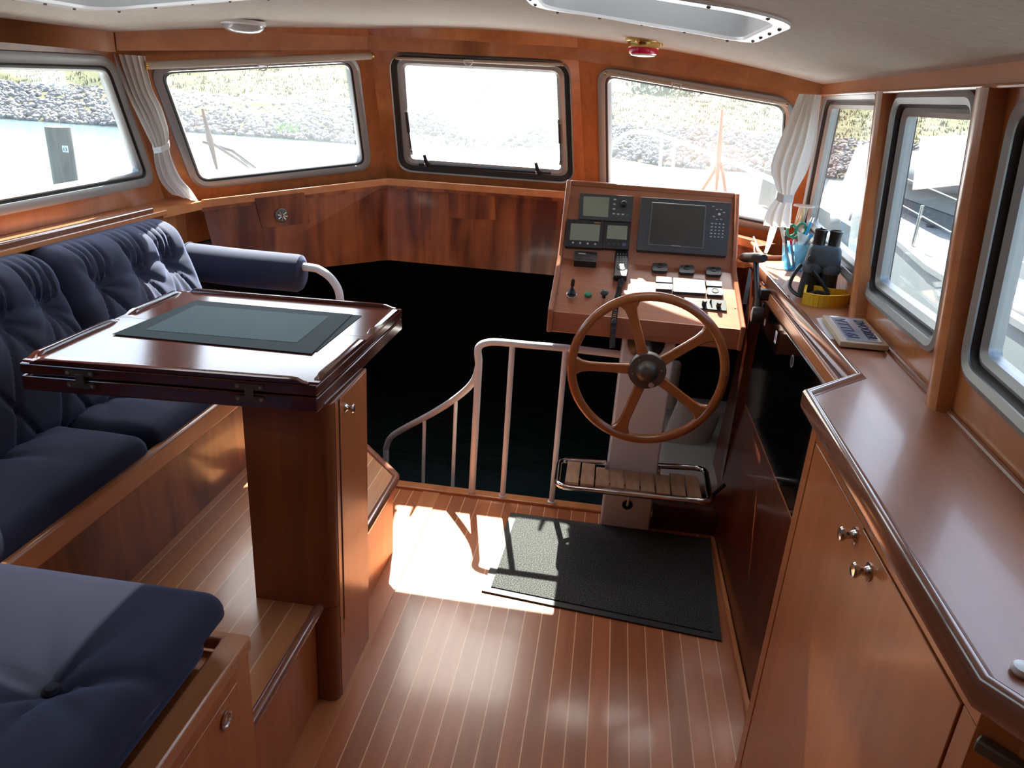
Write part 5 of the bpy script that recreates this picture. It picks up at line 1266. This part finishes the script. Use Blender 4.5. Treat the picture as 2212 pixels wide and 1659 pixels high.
for (u0, v0, u1, v1) in ((1983, 440, 1960, 573), (1835, 455, 1823, 530)):
    b_ = onx(u1, v1, SX+.12); a = onx(u0, v0, SX+.12); obj('stanchion', MB().tube([V((b_.x, b_.y, .79)), V((b_.x, b_.y, a.z))], .012, 10), 'steel', t)
for z in (1.22, 1.02): obj('lifeline', MB().tube([(SX+.12, 1, z), (SX+.12, 5.3, z+.02), (SX+.3, 7.6, z+.06), (SX+.8, 9.5, z+.1)], .004, 6), 'rope', t)
mb = MB().box(SX+.1, SX+.3, 4.0, 4.6, .79, .84); obj('deck_pad', MB().prism([(2.28, 4.35, .79), (2.28, 5.1, .79), (2.6, 5.2, .79), (2.6, 4.3, .79)], (0, 0, .03)), 'canvasd', t)
obj('folded_cloth', softbox(SX+.05, SX+.4, 3.9, 4.35, .78, .86, .03, 10, 10, 4), 'boatwhite', t)
# second boat farther forward on the right
t = thing('motorboat', (5.6, 15, WZ), 'white covered motorboat beyond the sailboat, seen through the first right side window', 'boat')
def far(mb):
    mb.v = [V((p.x*1.3, p.y*1.3, max(WZ, 1.72-(1.72-p.z)*1.3))) for p in mb.v]; return mb
obj('hull', far(MB().loft([[V((3.3, 9.6, WZ)), V((3.2, 9.6, .3)), V((5.5, 9.6, .3)), V((5.4, 9.6, WZ))], [V((3.3, 12.5, WZ)), V((3.2, 12.5, .35)), V((5.5, 12.5, .35)), V((5.4, 12.5, WZ))], [V((4.2, 15.5, WZ)), V((4.1, 15.5, .5)), V((4.6, 15.5, .5)), V((4.5, 15.5, WZ))]], True, True)), 'boatwhite', t)
obj('white_cover', far(MB().loft([[V((3.25, 9.7, .3)), V((3.5, 9.7, .85)), V((5.1, 9.7, .9)), V((5.4, 9.7, .3))], [V((3.3, 11.4, .33)), V((3.7, 11.4, 1.05)), V((5.0, 11.4, 1.08)), V((5.4, 11.4, .33))], [V((3.6, 13.4, .4)), V((4.0, 13.4, .75)), V((4.8, 13.4, .78)), V((5.1, 13.4, .4))]], True, True)), 'boatwhite', t)
# trees behind the dike
rnd = random.Random(11)
def tree(x, y, z, r, lb):
    t = thing('tree', (x, y, z), lb, 'tree', 'trees behind the dike'); mb = MB()
    for k in range(900):
        a = rnd.uniform(0, 6.28); e = math.asin(rnd.uniform(-1, 1)); rr_ = r*rnd.uniform(.55, 1)
        c_ = V((x+rr_*1.5*math.cos(a)*math.cos(e), y+rr_*math.sin(a)*math.cos(e), z+r*1.1+rr_*.7*math.sin(e))); s = rnd.uniform(.12, .26)
        u_ = V((rnd.uniform(-1, 1), rnd.uniform(-1, 1), rnd.uniform(-1, 1))).normalized(); v_ = u_.orthogonal().normalized()
        mb.add([c_-u_*s, c_+v_*s*.6, c_+u_*s, c_-v_*s*.6], [(0, 1, 2, 3)])
    obj('crown', mb, 'leaf', t, flat=True, fix=False); obj('trunk', MB().tube([(x, y, z-1.5), (x, y, z+r)], .22, 8), 'pile', t)
tp = ony(1440, 186, 58); tree(tp.x, 58, tp.z-2.0, 1.9, 'dark leafy tree top behind the dike in the right windscreen')
tp = ony(462, 138, 60); tree(tp.x, 60, tp.z-1.9, 1.5, 'dark leafy tree top at the skyline in the left windscreen')
tp = ony(612, 285, 28.4)
mb = MB()
for k in range(160):
    x = tp.x+rnd.gauss(0, .35); y = 28.9+rnd.uniform(-.3, .3); h = rnd.uniform(.25, .7)
    mb.add([(x-.02, y, WZ), (x+.02, y, WZ), (x+rnd.uniform(-.15, .15), y, WZ+h)], [(0, 1, 2)])
tag(obj('reeds', mb, 'reed', flat=True, fix=False), 'small clump of bright green weeds at the far waterline', 'plant')
